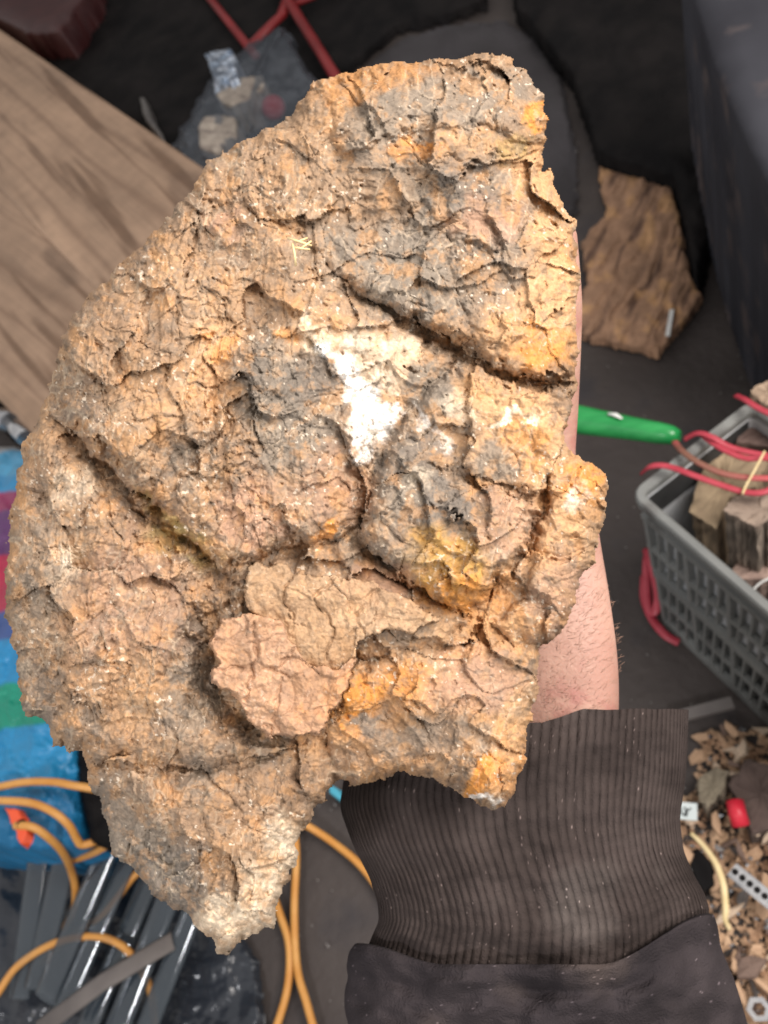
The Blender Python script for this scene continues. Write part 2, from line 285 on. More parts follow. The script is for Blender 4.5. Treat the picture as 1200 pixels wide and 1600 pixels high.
# stains, minerals, and painted shade and highlight: cx, cy, rx, ry, angle, colour, strength
TAN = (0.255, 0.168, 0.108); PINK = (0.365, 0.222, 0.150); GREY = (0.20, 0.17, 0.138); DGREY = (0.15, 0.132, 0.114); ORG = (0.56, 0.235, 0.05)
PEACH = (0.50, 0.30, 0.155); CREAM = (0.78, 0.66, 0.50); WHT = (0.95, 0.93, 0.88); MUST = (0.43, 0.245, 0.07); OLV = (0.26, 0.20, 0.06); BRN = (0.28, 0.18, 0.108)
SPOTS = [
 (860,780,70,120,0,PEACH,.9),(915,750,35,30,0,ORG,.9),(900,780,12,20,0,WHT,.4),(870,930,40,70,15,PINK,.7),(470,1112,14,16,0,ORG,1.2),(600,1120,120,90,0,ORG,.35),(700,1000,120,60,0,PEACH,.5),(400,500,160,90,-20,PEACH,.25),(240,1370,70,60,30,DGREY,.8),(170,1260,50,60,0,GREY,.8),(90,1000,50,90,0,BRN,.5),(440,1120,60,14,-10,BRN,.6),(300,1010,24,70,0,DGREY,.7),(540,150,60,20,0,GREY,.7),(400,230,60,30,0,GREY,.4),(280,700,50,60,0,GREY,.4),(560,640,30,12,40,PEACH,.8),  # DGREY here also paints shade on the wedge's left side and in the hollow
 (880,420,22,90,0,ORG,.6),(800,1190,30,60,15,ORG,.5),(840,290,30,40,0,ORG,.5),(700,105,120,16,0,ORG,.45),(660,920,80,30,20,ORG,.45),(640,180,200,70,0,BRN,.8),(700,160,150,55,-10,GREY,.9),(600,200,80,50,0,GREY,.7),(560,130,90,25,-10,ORG,.5),(740,95,60,20,0,BRN,.7),
 (645,232,38,16,10,ORG,1.1),(740,215,70,16,10,PEACH,.7),(838,185,22,22,0,ORG,1.3),(825,265,45,40,30,PEACH,1.1),(805,230,30,22,0,OLV,.5),
 (600,350,130,110,20,GREY,1.1),(560,310,80,50,0,BRN,.8),(640,440,70,60,30,GREY,1.1),(740,290,60,45,0,DGREY,.9),(760,350,55,35,0,PINK,.9),(770,430,70,70,0,GREY,.55),(745,390,45,22,20,DGREY,.8),
 (865,350,35,60,10,PEACH,1.0),(860,470,50,70,0,PEACH,1.1),(820,520,70,50,10,PEACH,1.1),(850,545,45,35,20,ORG,.9),(690,470,60,40,35,GREY,.8),(700,540,70,14,25,BRN,1.0),
 (420,260,90,70,0,BRN,.5),(330,330,80,50,-35,TAN,.8),(350,350,30,20,0,PINK,.8),(455,345,22,20,0,PEACH,.8),(200,520,100,110,0,TAN,.6),
 (330,560,35,110,15,PEACH,.6),(230,620,70,70,0,PEACH,.35),(345,545,30,25,0,ORG,.5),(400,450,70,60,0,TAN,.5),
 (430,610,60,70,10,GREY,1.05),(500,600,60,60,0,DGREY,.9),(460,690,80,50,0,GREY,1.0),(400,570,30,50,0,DGREY,.6),(400,800,60,60,0,PINK,.9),(520,760,60,60,30,PINK,.7),
 (450,520,22,14,0,ORG,1.0),(510,525,60,20,10,CREAM,.8),(600,560,60,45,20,CREAM,.75),(556,600,20,45,-25,WHT,.95),(580,655,30,36,15,WHT,1.1),(530,560,40,14,35,WHT,.8),(562,700,14,24,0,WHT,.8),(612,640,18,16,0,WHT,1.0),(650,580,50,30,20,PEACH,.5),  # WHT and CREAM here paint the blown-out highlight on the dome
 (680,610,45,45,0,GREY,1.2),(640,730,55,60,0,DGREY,1.1),(690,810,60,55,10,DGREY,1.15),(620,790,35,45,0,GREY,1.0),(715,640,35,20,20,CREAM,.5),(680,670,10,40,-35,WHT,.5),(650,750,25,14,0,CREAM,.4),(790,630,70,40,10,PEACH,1.2),(800,690,60,50,0,PEACH,1.0),(825,700,30,55,0,ORG,.6),(795,655,40,8,-15,CREAM,1.2),(780,720,45,30,20,GREY,.95),(800,790,60,30,15,PINK,.7),(790,840,50,35,0,PINK,.6),
 (690,880,60,55,25,MUST,1.4),(720,930,40,30,0,ORG,.9),(630,870,40,22,20,GREY,.7),(560,860,50,25,20,GREY,.7),(510,830,30,14,-20,ORG,1.0),(600,920,60,40,0,PINK,.8),(620,970,60,35,0,GREY,.7),(780,960,55,60,0,ORG,.6),(780,990,40,50,0,PEACH,.8),
 (80,750,60,90,0,TAN,.6),(110,760,36,30,0,CREAM,.35),(60,900,50,100,0,GREY,.7),(55,1080,50,60,0,DGREY,.7),(290,855,60,24,30,OLV,.7),(250,800,50,14,40,OLV,.6),(200,960,90,130,0,PINK,.55),(200,1070,60,60,0,PEACH,.5),(105,870,22,30,0,CREAM,.5),(300,1090,50,60,0,GREY,.7),
 (120,1150,60,40,0,GREY,.6),(280,1165,90,20,-5,TAN,.7),(280,1250,90,50,20,TAN,.9),(320,1210,35,40,20,GREY,.8),(220,1320,70,50,30,GREY,1.0),(270,1370,60,40,30,DGREY,.8),(400,1250,80,60,30,TAN,.9),(420,1350,40,70,25,CREAM,.75),(370,1440,60,40,0,CREAM,.7),(470,1230,50,40,-30,TAN,.6),(380,1330,40,50,0,BRN,.6),
 (560,1100,55,50,-20,ORG,1.0),(640,1060,40,25,0,ORG,.7),(570,1130,22,16,0,DGREY,1.0),(740,1060,80,45,0,PINK,.9),(620,1150,70,40,0,GREY,.8),(700,1150,60,40,0,GREY,.6),(755,1215,22,38,15,ORG,1.3),(760,1248,14,9,0,WHT,1.4),(800,1150,22,80,15,PEACH,.7),(540,1190,40,25,0,TAN,.8),
]
def colours(x, y, cellr, fine):
    wx = x + 16 * fbm(x, y, 45, 5, 31, .62); wy = y + 16 * fbm(x, y, 45, 5, 57, .62)
    c = np.zeros(x.shape + (3,)); c[:] = TAN
    vary = fbm(x, y, 60, 5, 91)[..., None]
    c = c * (1 + 0.22 * vary); v2 = fbm(x, y, 130, 4, 95)[..., None]; c = np.where(v2 > .15, c * .8 + .2 * np.array((.40, .31, .22)), c)
    c[:] = np.where(vary > .25, c * 0.6 + np.array(PEACH) * 0.4, c)
    gm = fbm(x, y, 22, 4, 119, .65); g1 = sst(.1, .6, gm)[..., None] * .45; c = c * (1 - g1) + g1 * np.array((.20, .16, .13)); gm = fbm(x, y, 28, 4, 131, .65); g1 = sst(.1, .6, gm)[..., None] * .55; c = c * (1 - g1) + g1 * np.array((.47, .285, .15)); gm = fbm(x, y, 75, 5, 137, .6); g1 = sst(.05, .7, gm)[..., None] * .5; c = c * (1 - g1) + g1 * np.array((.46, .255, .12)); gm = fbm(x, y, 95, 5, 139, .6); g1 = sst(.1, .7, gm)[..., None] * .55; c = c * (1 - g1) + g1 * np.array((.17, .14, .115)); 
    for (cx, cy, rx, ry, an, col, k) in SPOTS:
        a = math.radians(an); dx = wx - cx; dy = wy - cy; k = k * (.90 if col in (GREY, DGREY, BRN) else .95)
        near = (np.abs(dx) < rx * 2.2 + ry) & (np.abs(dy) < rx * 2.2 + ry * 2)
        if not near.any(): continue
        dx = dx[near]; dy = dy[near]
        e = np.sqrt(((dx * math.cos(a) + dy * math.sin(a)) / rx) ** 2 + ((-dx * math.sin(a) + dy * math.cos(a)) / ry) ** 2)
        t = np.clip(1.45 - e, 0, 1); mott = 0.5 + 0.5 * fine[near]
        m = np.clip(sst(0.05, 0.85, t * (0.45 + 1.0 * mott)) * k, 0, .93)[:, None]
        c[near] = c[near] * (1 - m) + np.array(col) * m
    c = c * (0.84 + 0.34 * cellr[..., None])
    spk = fbm(x, y, 9, 3, 71)
    spg = sst(.1, .5, fbm(x, y, 90, 3, 72)); c = np.where((spk > .92 - .4 * spg)[..., None], c * .35 + np.array([.75, .66, .54]) * .65, c)     # pale mineral grains
    g2 = sst(.12, .6, fbm(x, y, 26, 5, 149, .62))[..., None] * .42; c = c * (1 - g2) + g2 * np.array((.43, .26, .14)); g2 = sst(.2, .7, fbm(x, y, 20, 5, 157, .62))[..., None] * .4; c = c * (1 - g2) + g2 * np.array((.19, .16, .13)); g2 = sst(.25, .8, fbm(x, y, 55, 5, 163, .62))[..., None] * .4; c = c * (1 - g2) + g2 * np.array((.5, .25, .09))
    eg = (np.exp(-(A1[1] / .07) ** 2) * leftm + np.exp(-(A4[1] / .08) ** 2)) * sst(-.1, .35, fbm(x, y, 70, 4, 74)) if x.shape == A1[1].shape else 0 * x
    c = c * (1 - .42 * np.clip(eg, 0, 1))[..., None] + np.array([.55, .44, .32]) * (.42 * np.clip(eg, 0, 1))[..., None]
    c = c * (1 - .38 * sst(.35, .8, fbm(x, y, 16, 4, 15)))[..., None]
    return np.clip(c * .93 + .07 * np.array((.36, .285, .225)), .02, .95)
st = 1.5
gx, gy = np.meshgrid(np.arange(-12, 980, st), np.arange(60, 1515, st))
jx = 6.5 * fbm(gx, gy, 28, 4, 5, .5); jy = 6.5 * fbm(gx, gy, 28, 4, 9, .5)
X1 = gx + jx; Y1 = gy + jy
dout = sdf(X1, Y1, OUT)
# broad form (mm): rounded pebble-like body, with each lobe stepping up from it
base = 26 * roundover(dout, 190) + 11 * roundover(dout, 16) - 4
base += 5 * fbm(gx, gy, 260, 3, 2)
Hh = base.copy(); LB = {}
for i, (nm, poly, hgt, wd) in enumerate(LOBES):
    wj = 9 * fbm(gx, gy, 40, 4, 200 + i, .6)
    d = sdf(X1, Y1, poly) + wj * .6
    LB[nm] = d
    Hh = np.maximum(Hh, base + hgt * .62 * roundover(d, wd * .8) - np.where(d > 0, 0, 99))
for (line, wd, dp) in CARVE:
    d = ldist(gx + 3.2 * jx, gy + 3.2 * jy, line)
    Hh -= dp * .4 * np.exp(-(d / (wd * .62)) ** 1.3) * (0.75 + 0.5 * vnoise(gx / 30, gy / 30, 77))
# crumbly relief: tilted chips at several sizes, stretched along arcs about the centre of the dome
th = np.arctan2(gy - 640, gx - 620); rad = np.hypot(gx - 620, gy - 640)
ca_ = th * np.maximum(rad, 200) * 0.6
k_ = sst(190, 400, rad) * sst(-60, -200, gx - 620)
arcx = gx * (1 - k_) * .8 + ca_ * k_; arcy = gy * (1 - k_) + rad * k_
wpx = 16 * fbm(gx, gy, 80, 2, 41, .4) + 1.3 * fbm(gx, gy, 9, 2, 45, .5); wpy = 16 * fbm(gx, gy, 80, 2, 43, .4) + 1.3 * fbm(gx, gy, 9, 2, 47, .5)
E1 = worley(gx + wpx * 1.6, gy * .85 + wpy * 1.6, 95, 290)
leftm = sst(560, 380, gx)      # crumbly on the left, blockier on the right
lx0 = gx * 1.1 + .2 * gy + wpx; ly0 = gy * .68 + wpy
A1 = worley(lx0, ly0, 34, 300); B1 = worley(gx * .8 + wpx * 1.5, gy + wpy * 1.5, 84, 320)
A2 = worley(lx0, ly0, 15, 340); B2 = worley(gx + wpx, gy + wpy, 22, 360)
A3 = worley(gx + wpx * .6, gy + wpy * .6, 8, 380)
def chip(Wo, amp): return amp * ((Wo[2] - .5) * 1.0 + Wo[3] * 1.3 - 0.5 * np.exp(-(Wo[1] / .10) ** 2))
# irregular flaky terraces: level faces ending in sharp broken steps
def terrace(u, v, sc, n, seed, gain=.5):
    t = fbm(u, v, sc, 4, seed, gain) * n; f = np.floor(t); k = t - f; return f + sst(.80, 1, k) + .25 * k
lx = gx * 1.05 + .18 * gy + .7 * wpx; ly = gy * .62 - .1 * gx + .7 * wpy; rx_ = gx + .6 * wpx; ry_ = gy * 1.1 + .6 * wpy
T1 = leftm * terrace(lx, ly, 80, 3.2, 460) + (1 - leftm) * terrace(rx_, ry_, 110, 3.0, 461)
T2 = leftm * terrace(lx * .8, ly, 30, 2.4, 470) + (1 - leftm) * terrace(rx_, ry_, 42, 1.8, 471)
T3 = terrace(lx, ly, 13, 2.0, 480)
def flat(Wo, amp, tl=.5): return amp * ((Wo[2] - .5) * 1.5 + Wo[3] * tl + .8 * (Wo[5] - Wo[4]))
A4 = worley(lx0 + 40, ly0 * .9 + 70, 22, 620); A5 = worley(lx0 * .8 + 11, ly0 + 5, 11, 640)
lumpy = sst(-.2, .3, fbm(gx, gy, 110, 3, 650)) * leftm + .35 * (1 - leftm)
rough = .75 * T1 + .1 * T2
rough += leftm * (flat(A1, .75) + flat(A4, .66) * (.3 + .7 * lumpy) + flat(A2, .55) * (.4 + .6 * lumpy) + flat(A5, .36) * lumpy)
rough += (1 - leftm) * (flat(B1, 1.8, 1.6) + .8 * (flat(A4, .35, 1.0) + flat(A5, .2)) * sst(.1, .5, fbm(gx, gy, 90, 3, 651)) + .25 * fbm(gx, gy, 14, 3, 655)) + flat(E1, 2.1, 2.1)
rough -= leftm * .45 * np.exp(-(A1[1] / .06) ** 2) + .2 * np.exp(-(A4[1] / .08) ** 2) * lumpy * leftm
rough += 1.2 * fbm(gx, gy, 60, 4, 61, .42) + .04 * fbm(gx, gy, 5, 3, 66, .6)
BUMPS = [(320,1020,24,75,0,-7),(255,1340,85,50,40,-6),(55,1050,30,120,-15,-6),(600,370,60,50,0,-3.5),(745,388,30,14,20,-4),(430,620,90,120,0,4),(200,620,60,100,20,3),(210,980,70,140,10,3.5),(342,350,30,26,0,4),
 (455,345,20,20,0,3.5),(400,262,42,24,-20,3),(690,800,70,55,0,4),(560,760,18,70,15,-3),(330,660,16,90,10,-3.5),(375,700,20,90,5,3),(300,640,18,80,5,2.5),(640,300,90,30,-10,2.5),(560,210,60,26,-10,2.5),(700,130,80,24,-5,2),
 (400,1290,30,110,30,3),(300,1240,60,40,0,2.5),(610,970,60,40,0,-3),(690,900,40,50,0,2.5),(240,830,22,80,-52,-4),(120,880,20,80,10,-3),(620,600,26,60,20,-2),(500,600,60,60,0,2.5),(470,860,80,26,-10,-3),(430,790,40,60,0,3),(520,1180,40,30,0,-4),(160,1000,14,60,0,-2.5)]
for (bx_, by_, r1, r2, an_, hh_) in BUMPS:
    a_ = math.radians(an_); dx = X1 + 2 * jx - bx_; dy = Y1 + 2 * jy - by_
    e_ = ((dx * math.cos(a_) + dy * math.sin(a_)) / r1) ** 2 + ((-dx * math.sin(a_) + dy * math.cos(a_)) / r2) ** 2
    rough += hh_ * np.exp(-e_)
# fine crack network, only here and there
CK = worley(gx + 1.6 * wpx, gy + 1.6 * wpy, 48, 520); cm_ = sst(.1, .35, fbm(gx, gy, 120, 3, 525))
rough -= .9 * np.exp(-(CK[1] / .045) ** 2) * cm_
smoothm = np.exp(-((gx - 850) / 55) ** 2 - ((gy - 545) / 45) ** 2)       # smoother orange face
for (sx, sy, sr) in ((290, 1250, 60), (790, 640, 60), (750, 300, 60), (560, 1250, 60), (575, 640, 60), (600, 550, 60), (860, 430, 50), (780, 1060, 70)): smoothm = np.maximum(smoothm, .75 * np.exp(-((gx - sx) ** 2 + (gy - sy) ** 2) / sr ** 2))
rough = rough * (1 - .55 * smoothm)
# pits
pit = fbm(gx, gy, 18, 3, 88); Hh += rough - 1.2 * sst(.5, .9, pit)
cellr = leftm * (.5 * A1[2] + .5 * A2[2]) + (1 - leftm) * (.6 * B1[2] + .4 * B2[2])
cellr = .8 * cellr + .2 * A3[2]; cellr = cellr * .7 + .3 * np.clip(.5 + .25 * (T2 - np.floor(T1)), 0, 1)
fine = np.clip(.7 * fbm(lx, ly, 38, 5, 21, .55) + .25 * (cellr - .5), -1, 1)
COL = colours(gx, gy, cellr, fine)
def rock_pts(x, y, hmm):
    dpt = D0 - hmm * 0.001
    return np.stack([(x - 600) / FPX * dpt, (800 - y) / FPX * dpt, D0 * 0 + (D0 - dpt)], 2)
rc = RC @ np.array([0, 0, -D0]) + EYE
rock = thing('rock', rc, 'big rusty brown and grey rock with orange patches held up in a hand', 'rock')
rock.rotation_euler = Matrix([list(r) for r in RC]).to_euler(); bpy.context.view_layer.update()
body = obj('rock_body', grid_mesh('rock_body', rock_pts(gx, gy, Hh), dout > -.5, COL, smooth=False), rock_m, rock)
bx, by = np.meshgrid(np.arange(-12, 980, 8), np.arange(60, 1515, 8))
bd = sdf(bx, by, OUT)
bz = 2 - 26 * roundover(bd, 120) + 2.5 * fbm(bx, by, 60, 4, 8)
bc = np.zeros(bx.shape + (3,)); bc[:] = TAN
obj('rock_back', grid_mesh('rock_back', rock_pts(bx, by, np.where(bd < 8, 3, bz)), bd > 5, bc, flip=True), rock_m, rock)
def rock_slab(name, poly, thick, edge, seed, basecol, lines=(), lab=None, tilt=(0, 0), spots=False, rgh=.62, abs_base=None):
    p = np.array(poly); x0, y0 = p.min(0) - 10; x1, y1 = p.max(0) + 10
    i0 = max(int((y0 - 60) / st), 0); i1 = int((y1 - 60) / st); j0 = max(int((x0 + 12) / st), 0); j1 = int((x1 + 12) / st)
    sl = (slice(i0, i1), slice(j0, j1)); x = gx[sl]; y = gy[sl]
    d = sdf(x + 0.9 * jx[sl], y + 0.9 * jy[sl], poly)
    cx, cy = p.mean(0)
    if abs_base is None:
        loc = float(np.median(Hh[sl][d > 6])); pl = loc + 0 * x
    else: pl = abs_base + 0 * x
    h = pl + tilt[0] * (x - cx) + tilt[1] * (y - cy) + thick * roundover(d + 1, edge) + 2 * fbm(x, y, 70, 4, seed)
    W1 = worley(x + wpx[sl] * 1.5, y + wpy[sl] * 1.5, 55, seed); W2 = worley(x + wpx[sl], y + wpy[sl], 17, seed + 7)
    h += rgh * (chip(W1, 1.4) + chip(W2, .35) + .25 * chip((A3[0][sl], A3[1][sl], A3[2][sl], A3[3][sl]), 1)) + .6 * fbm(x, y, 20, 4, seed + 3, .6)
    for (ln, wd, dp) in lines:
        h -= dp * np.exp(-(ldist(x + jx[sl], y + jy[sl], ln) / wd) ** 2)
    h = np.where(d < 2.2, h - thick - 5, h)
    if spots: c = COL[sl].copy()
    else:
        c = np.array(basecol)[None, None, :] * (1 + .22 * fbm(x, y, 40, 5, seed + 5)[..., None]) * (.85 + .3 * W2[2][..., None]) * (.9 + .2 * W1[2][..., None])
        c = c * .6 + COL[sl] * .4
    o = obj(name, grid_mesh(name, rock_pts(x, y, h), d > 0, c, smooth=False), rock_m, rock)
    if lab: o['label'] = lab
    return o
rock_slab('slab', [(345,970),(392,956),(438,966),(462,1004),(484,1034),(520,1042),(556,1030),(548,1072),(516,1122),(500,1150),(462,1150),(428,1156),(384,1122),(372,1092),(336,1078),(328,1046),(344,1034),(322,1006)], 5, 8, 410, (.42, .245, .155),
  [([(395,975),(400,1030),(385,1090)], 3, 1.6), ([(330,1045),(400,1040),(470,1060)], 2.5, 1.3), ([(440,1060),(425,1110),(440,1150)], 2.5, 1.3), ([(470,1010),(430,1045)], 2.5, 1.2)], 'smooth pinkish tan plate split by fine cracks', abs_base=43.8)
rock_slab('slab', [(395,880),(440,878),(470,895),(530,900),(575,905),(640,935),(690,965),(650,990),(600,985),(560,1005),(548,1050),(500,1062),(462,1045),(430,1000),(420,975),(380,952),(378,905)], 4.5, 8, 430, (.41, .265, .155),
  [([(460,895),(440,925),(455,965)], 3, 2.2), ([(530,905),(490,930),(520,980),(510,1030)], 3, 1.8), ([(590,920),(560,960),(570,1000)], 3, 1.5)], 'pale tan cracked plate', abs_base=40.5)
rock_slab('slab', [(735,578),(770,600),(812,618),(868,608),(893,602),(888,660),(872,720),(842,772),(760,752),(720,728),(740,690),(730,640)], 3, 10, 470, PEACH,
  [([(800,620),(790,680),(815,740)], 3, 1)], 'flat peach coloured face beneath the dark ledge', abs_base=46, spots=True, rgh=.3)
rock_slab('slab', [(300,1150),(420,1165),(480,1165),(420,1180),(330,1198),(205,1198),(150,1190),(205,1178)], 3, 8, 490, TAN, [], None, abs_base=31, spots=True)
# a sheet of grey crust and a pale crust
rock_slab('crust', [(200,1202),(235,1205),(300,1202),(310,1230),(290,1262),(262,1280),(225,1262),(205,1235)], 2.5, 8, 510, (.30, .215, .15), [([(270,1275),(262,1260)], 2, 1)], 'flat dull tan scale', abs_base=29, rgh=.35)
# straws
bm = bmesh.new()
for a, b in (((450, 372), (487, 384)), ((457, 380), (462, 415)), ((462, 378), (480, 372)), ((466, 390), (486, 377)), ((455, 386), (484, 390))):
    h = .001 * 1
    tube(bm, [U(a[0], a[1], D0 - .066), U((a[0] + b[0]) / 2 + 1, (a[1] + b[1]) / 2, D0 - .0675), U(b[0], b[1], D0 - .066)], .00038, 5)
tag(obj('straw', bm, straw_m), 'few dry yellow straws caught in the hollow on top of the rock', 'straw')
# ================================================================ PERSON
person = thing('person', U(860, 1300, .385), 'person holding up the rock on a bare wrist, wearing a black sweatshirt with ribbed cuff', 'person')
def skin_body():
    J = {}   # px, py, depth, radius(mm)
    def P(k, px, py, d, r, r2=None): J[k] = (U(px, py, d), r, r2 or r)
    P('w0', 830, 1700, .43, 40, 33); P('w1', 845, 1350, .405, 33, 27); P('w2', 858, 1150, .392, 32, 24); P('w3', 856, 1040, .388, 35, 22); P('pa', 815, 900, .392, 40, 19); P('pb', 790, 800, .398, 40, 15)
    E = [('w0', 'w1'), ('w1', 'w2'), ('w2', 'w3'), ('w3', 'pa'), ('pa', 'pb')]
    fing = {'f1': [(862,720,.395,11),(872,620,.387,9.5),(882,480,.372,8),(881,400,.366,6.5),(880,352,.362,5.5)],
            'f2': [(810,690,.402,11),(810,570,.405,10),(800,460,.398,9),(795,390,.388,8),(793,355,.382,7)],
            'f3': [(755,690,.404,11),(730,560,.407,10),(710,450,.398,9),(700,380,.388,8),(697,345,.382,7)],
            'f4': [(700,715,.402,11),(650,600,.404,10),(610,510,.396,9),(590,450,.386,8),(583,418,.380,7)],
            'th': [(740,880,.390,15),(650,840,.385,12.5),(570,800,.378,10.5),(520,780,.374,9),(490,772,.372,7.5)]}
    for f, pts in fing.items():
        prev = 'pa' if f == 'th' else 'pb'
        for i, q in enumerate(pts):
            P(f + str(i), *q); E.append((prev, f + str(i))); prev = f + str(i)
    ks = list(J); me = bpy.data.meshes.new('body')
    me.from_pydata([tuple(J[k][0]) for k in ks], [(ks.index(a), ks.index(b)) for a, b in E], [])
    o = bpy.data.objects.new('tmp', me); C.objects.link(o)
    sk = o.modifiers.new('s', 'SKIN'); sk.use_smooth_shade = True
    for i, k in enumerate(ks):
        v = me.skin_vertices[0].data[i]; v.radius = (J[k][1] * .001, J[k][2] * .001); v.use_root = (k == 'w0')
    sb = o.modifiers.new('d', 'SUBSURF'); sb.levels = 3; sb.render_levels = 3
    dg = bpy.context.evaluated_depsgraph_get(); ev = bpy.data.meshes.new_from_object(o.evaluated_get(dg))
    bpy.data.objects.remove(o); return ev
inv = person.matrix_world.inverted()
def to_parent(me, par):
    me.transform(par.matrix_world.inverted()); return me
bme = skin_body(); bme.name = 'body'; obj('body', to_parent(bme, person), skin_m, person)
# sleeve: sections across the picture: y, x left, x right, half thickness (m), depth
def sleeve_mesh(name, rows, nth, ribs, ramp, kfun, twist=0):
    rows = np.array(rows, float); T = np.linspace(0, 1, 150); tt = np.linspace(0, 1, len(rows))
    def it(c):                # smooth interpolation of the section table
        v = np.interp(T, tt, rows[:, c]); k = np.ones(9) / 9
        return np.concatenate([v[:4], np.convolve(v, k, 'valid'), v[-4:]])
    y, xl, xr, th_, dp = (it(c)[:, None] for c in range(5))
    a = np.linspace(0, 2 * np.pi, nth)[None, :]
    ca = np.sign(np.cos(a)) * np.abs(np.cos(a)) ** .92; sa = np.sin(a)
    Tm = T[:, None] * np.ones_like(a)
    w = (xr - xl) / 2; cx = (xl + xr) / 2
    px = cx + w * ca; ds = dp - th_ * sa
    # folds
    ds = ds - (.0028 if ribs else .007) * fbm(px, y * 1.6 + 0 * px, 120, 3, 640) - .0004 * fbm(px, y + 0 * px, 34, 3, 644)
    if ribs:
        ph = ribs * a + .45 * fbm(px * 1.0, y * .6 + 0 * px, 200, 2, 650) + twist * Tm
        rb = np.abs(np.sin(ph)) ** .8 * (1 + .35 * vnoise(ribs * a / 3.2, y / 45 + 0 * px, 655)); ds = ds - .00022 * vnoise(px / 2.2, y / 2.2 + 0 * px, 657) * (sa > -.2)
        ds = ds - ramp * rb * (sa > -.2); 
    py = y + kfun(ca, sa, Tm)
    X = (px - 600) / FPX * ds; Y = (800 - py) / FPX * ds
    P = np.stack([X, Y, -ds], 2) @ RC.T + EYE
    col = np.ones(P.shape)
    lint = fbm(px, py, 7, 2, 660) * (vnoise(px / 60, py / 60, 661) > .05)
    col[:] = 1.0; col *= (1 + .18 * fbm(px, py, 90, 4, 671))[..., None]
    col = np.where((lint > .86)[..., None], 4.0, col)
    if ribs: col *= (.78 + .38 * rb)[..., None]
    me = grid_mesh(name, P, np.ones(X.shape, bool), col, flip=False)
    return to_parent(me, person)
cuff = sleeve_mesh('cuff', [(1108,548,1076,.030,.392),(1150,540,1075,.032,.392),(1220,530,1072,.034,.393),(1290,552,1062,.035,.394),(1350,578,1068,.036,.396),(1400,590,1085,.037,.398),(1440,592,1100,.038,.400),(1480,580,1108,.038,.402),(1520,570,1108,.036,.404),(1590,574,1104,.034,.405)],
   1900, 58, .0008, lambda ca, sa, T: np.where(ca < 0, 34 * np.abs(ca) ** 1.5, 0) * (1 - T) + 22 * (1 - T) * np.clip((.38 - ca) / .25, 0, 1) + 2.5 * fbm(ca * 3 + 0 * T, 0 * ca + 3 + T, 1, 3, 4) * (1 - T) - (105 * sst(.35, 1, ca) + 45 * sst(.5, 1, -ca)) * T ** 2)
obj('cuff', cuff, knit_m, person)
slv = sleeve_mesh('sleeve', [(1535,606,1092,.034,.402),(1515,580,1106,.040,.402),(1503,556,1116,.0455,.402),(1512,545,1122,.0475,.403),(1530,541,1126,.0465,.404),(1542,544,1134,.0425,.404),(1560,538,1146,.0455,.405),(1585,538,1156,.047,.406),(1620,548,1168,.046,.407),(1700,556,1190,.05,.410),(1900,570,1220,.055,.42)],
   500, 0, 0, lambda ca, sa, T: -(105 * sst(.35, 1, ca) + 45 * sst(.5, 1, -ca)) * np.exp(-T * 1.6) + 10 * T)
obj('sleeve', slv, fleece_m, person)
# forearm hairs
bm = bmesh.new()
edge_pts = [(930, 880), (940, 905), (950, 935), (957, 965), (963, 1000), (966, 1040), (965, 1080)]
for i in range(46):
    t = random.random() * 5.99; k = int(t); f = t - k
    ex = edge_pts[k][0] * (1 - f) + edge_pts[k + 1][0] * f; ey = edge_pts[k][1] * (1 - f) + edge_pts[k + 1][1] * f
    L = random.uniform(4, 13); a = math.radians(random.uniform(-65, 10))
    d = .386
    tube(bm, [U(ex - 5, ey + 2, d), U(ex + L * .5 * math.cos(a), ey + L * .5 * math.sin(a), d - .001), U(ex + L * math.cos(a) - 1, ey + L * math.sin(a) - 1, d - .001)], [.00008, .00007, .00004], 4)
arm_o = [o for o in person.children if o.name == 'body'][0]; bpy.context.view_layer.update(); iw = arm_o.matrix_world.inverted()
def hit(px, py):
    d = RC @ np.array([(px - 600) / FPX, (800 - py) / FPX, -1.0]); d = Vector(d)
    ok, loc, nn, _ = arm_o.ray_cast(iw @ Vector(EYE), (iw.to_3x3() @ d).normalized())
    return (arm_o.matrix_world @ loc, (arm_o.matrix_world.to_3x3() @ nn).normalized()) if ok else None
for i in range(520):
    x = random.uniform(835, 968); y = random.uniform(880, 1120); a = math.radians(random.gauss(-35, 22)); L = random.uniform(6, 15)
    h0 = hit(x, y); h1 = hit(x + L * math.cos(a), y + L * math.sin(a))
    if h0 and h1: tube(bm, [h0[0], (h0[0] + h1[0]) / 2 + h0[1] * .0006, h1[0] + h1[1] * .0004], [.00006, .00005, .00003], 4)
hm = bpy.data.meshes.new('hair'); bm.to_mesh(hm); bm.free()
tag(obj('hair', to_parent(hm, person), mat('pale_hair', (.34, .2, .14)), person), kind='stuff')
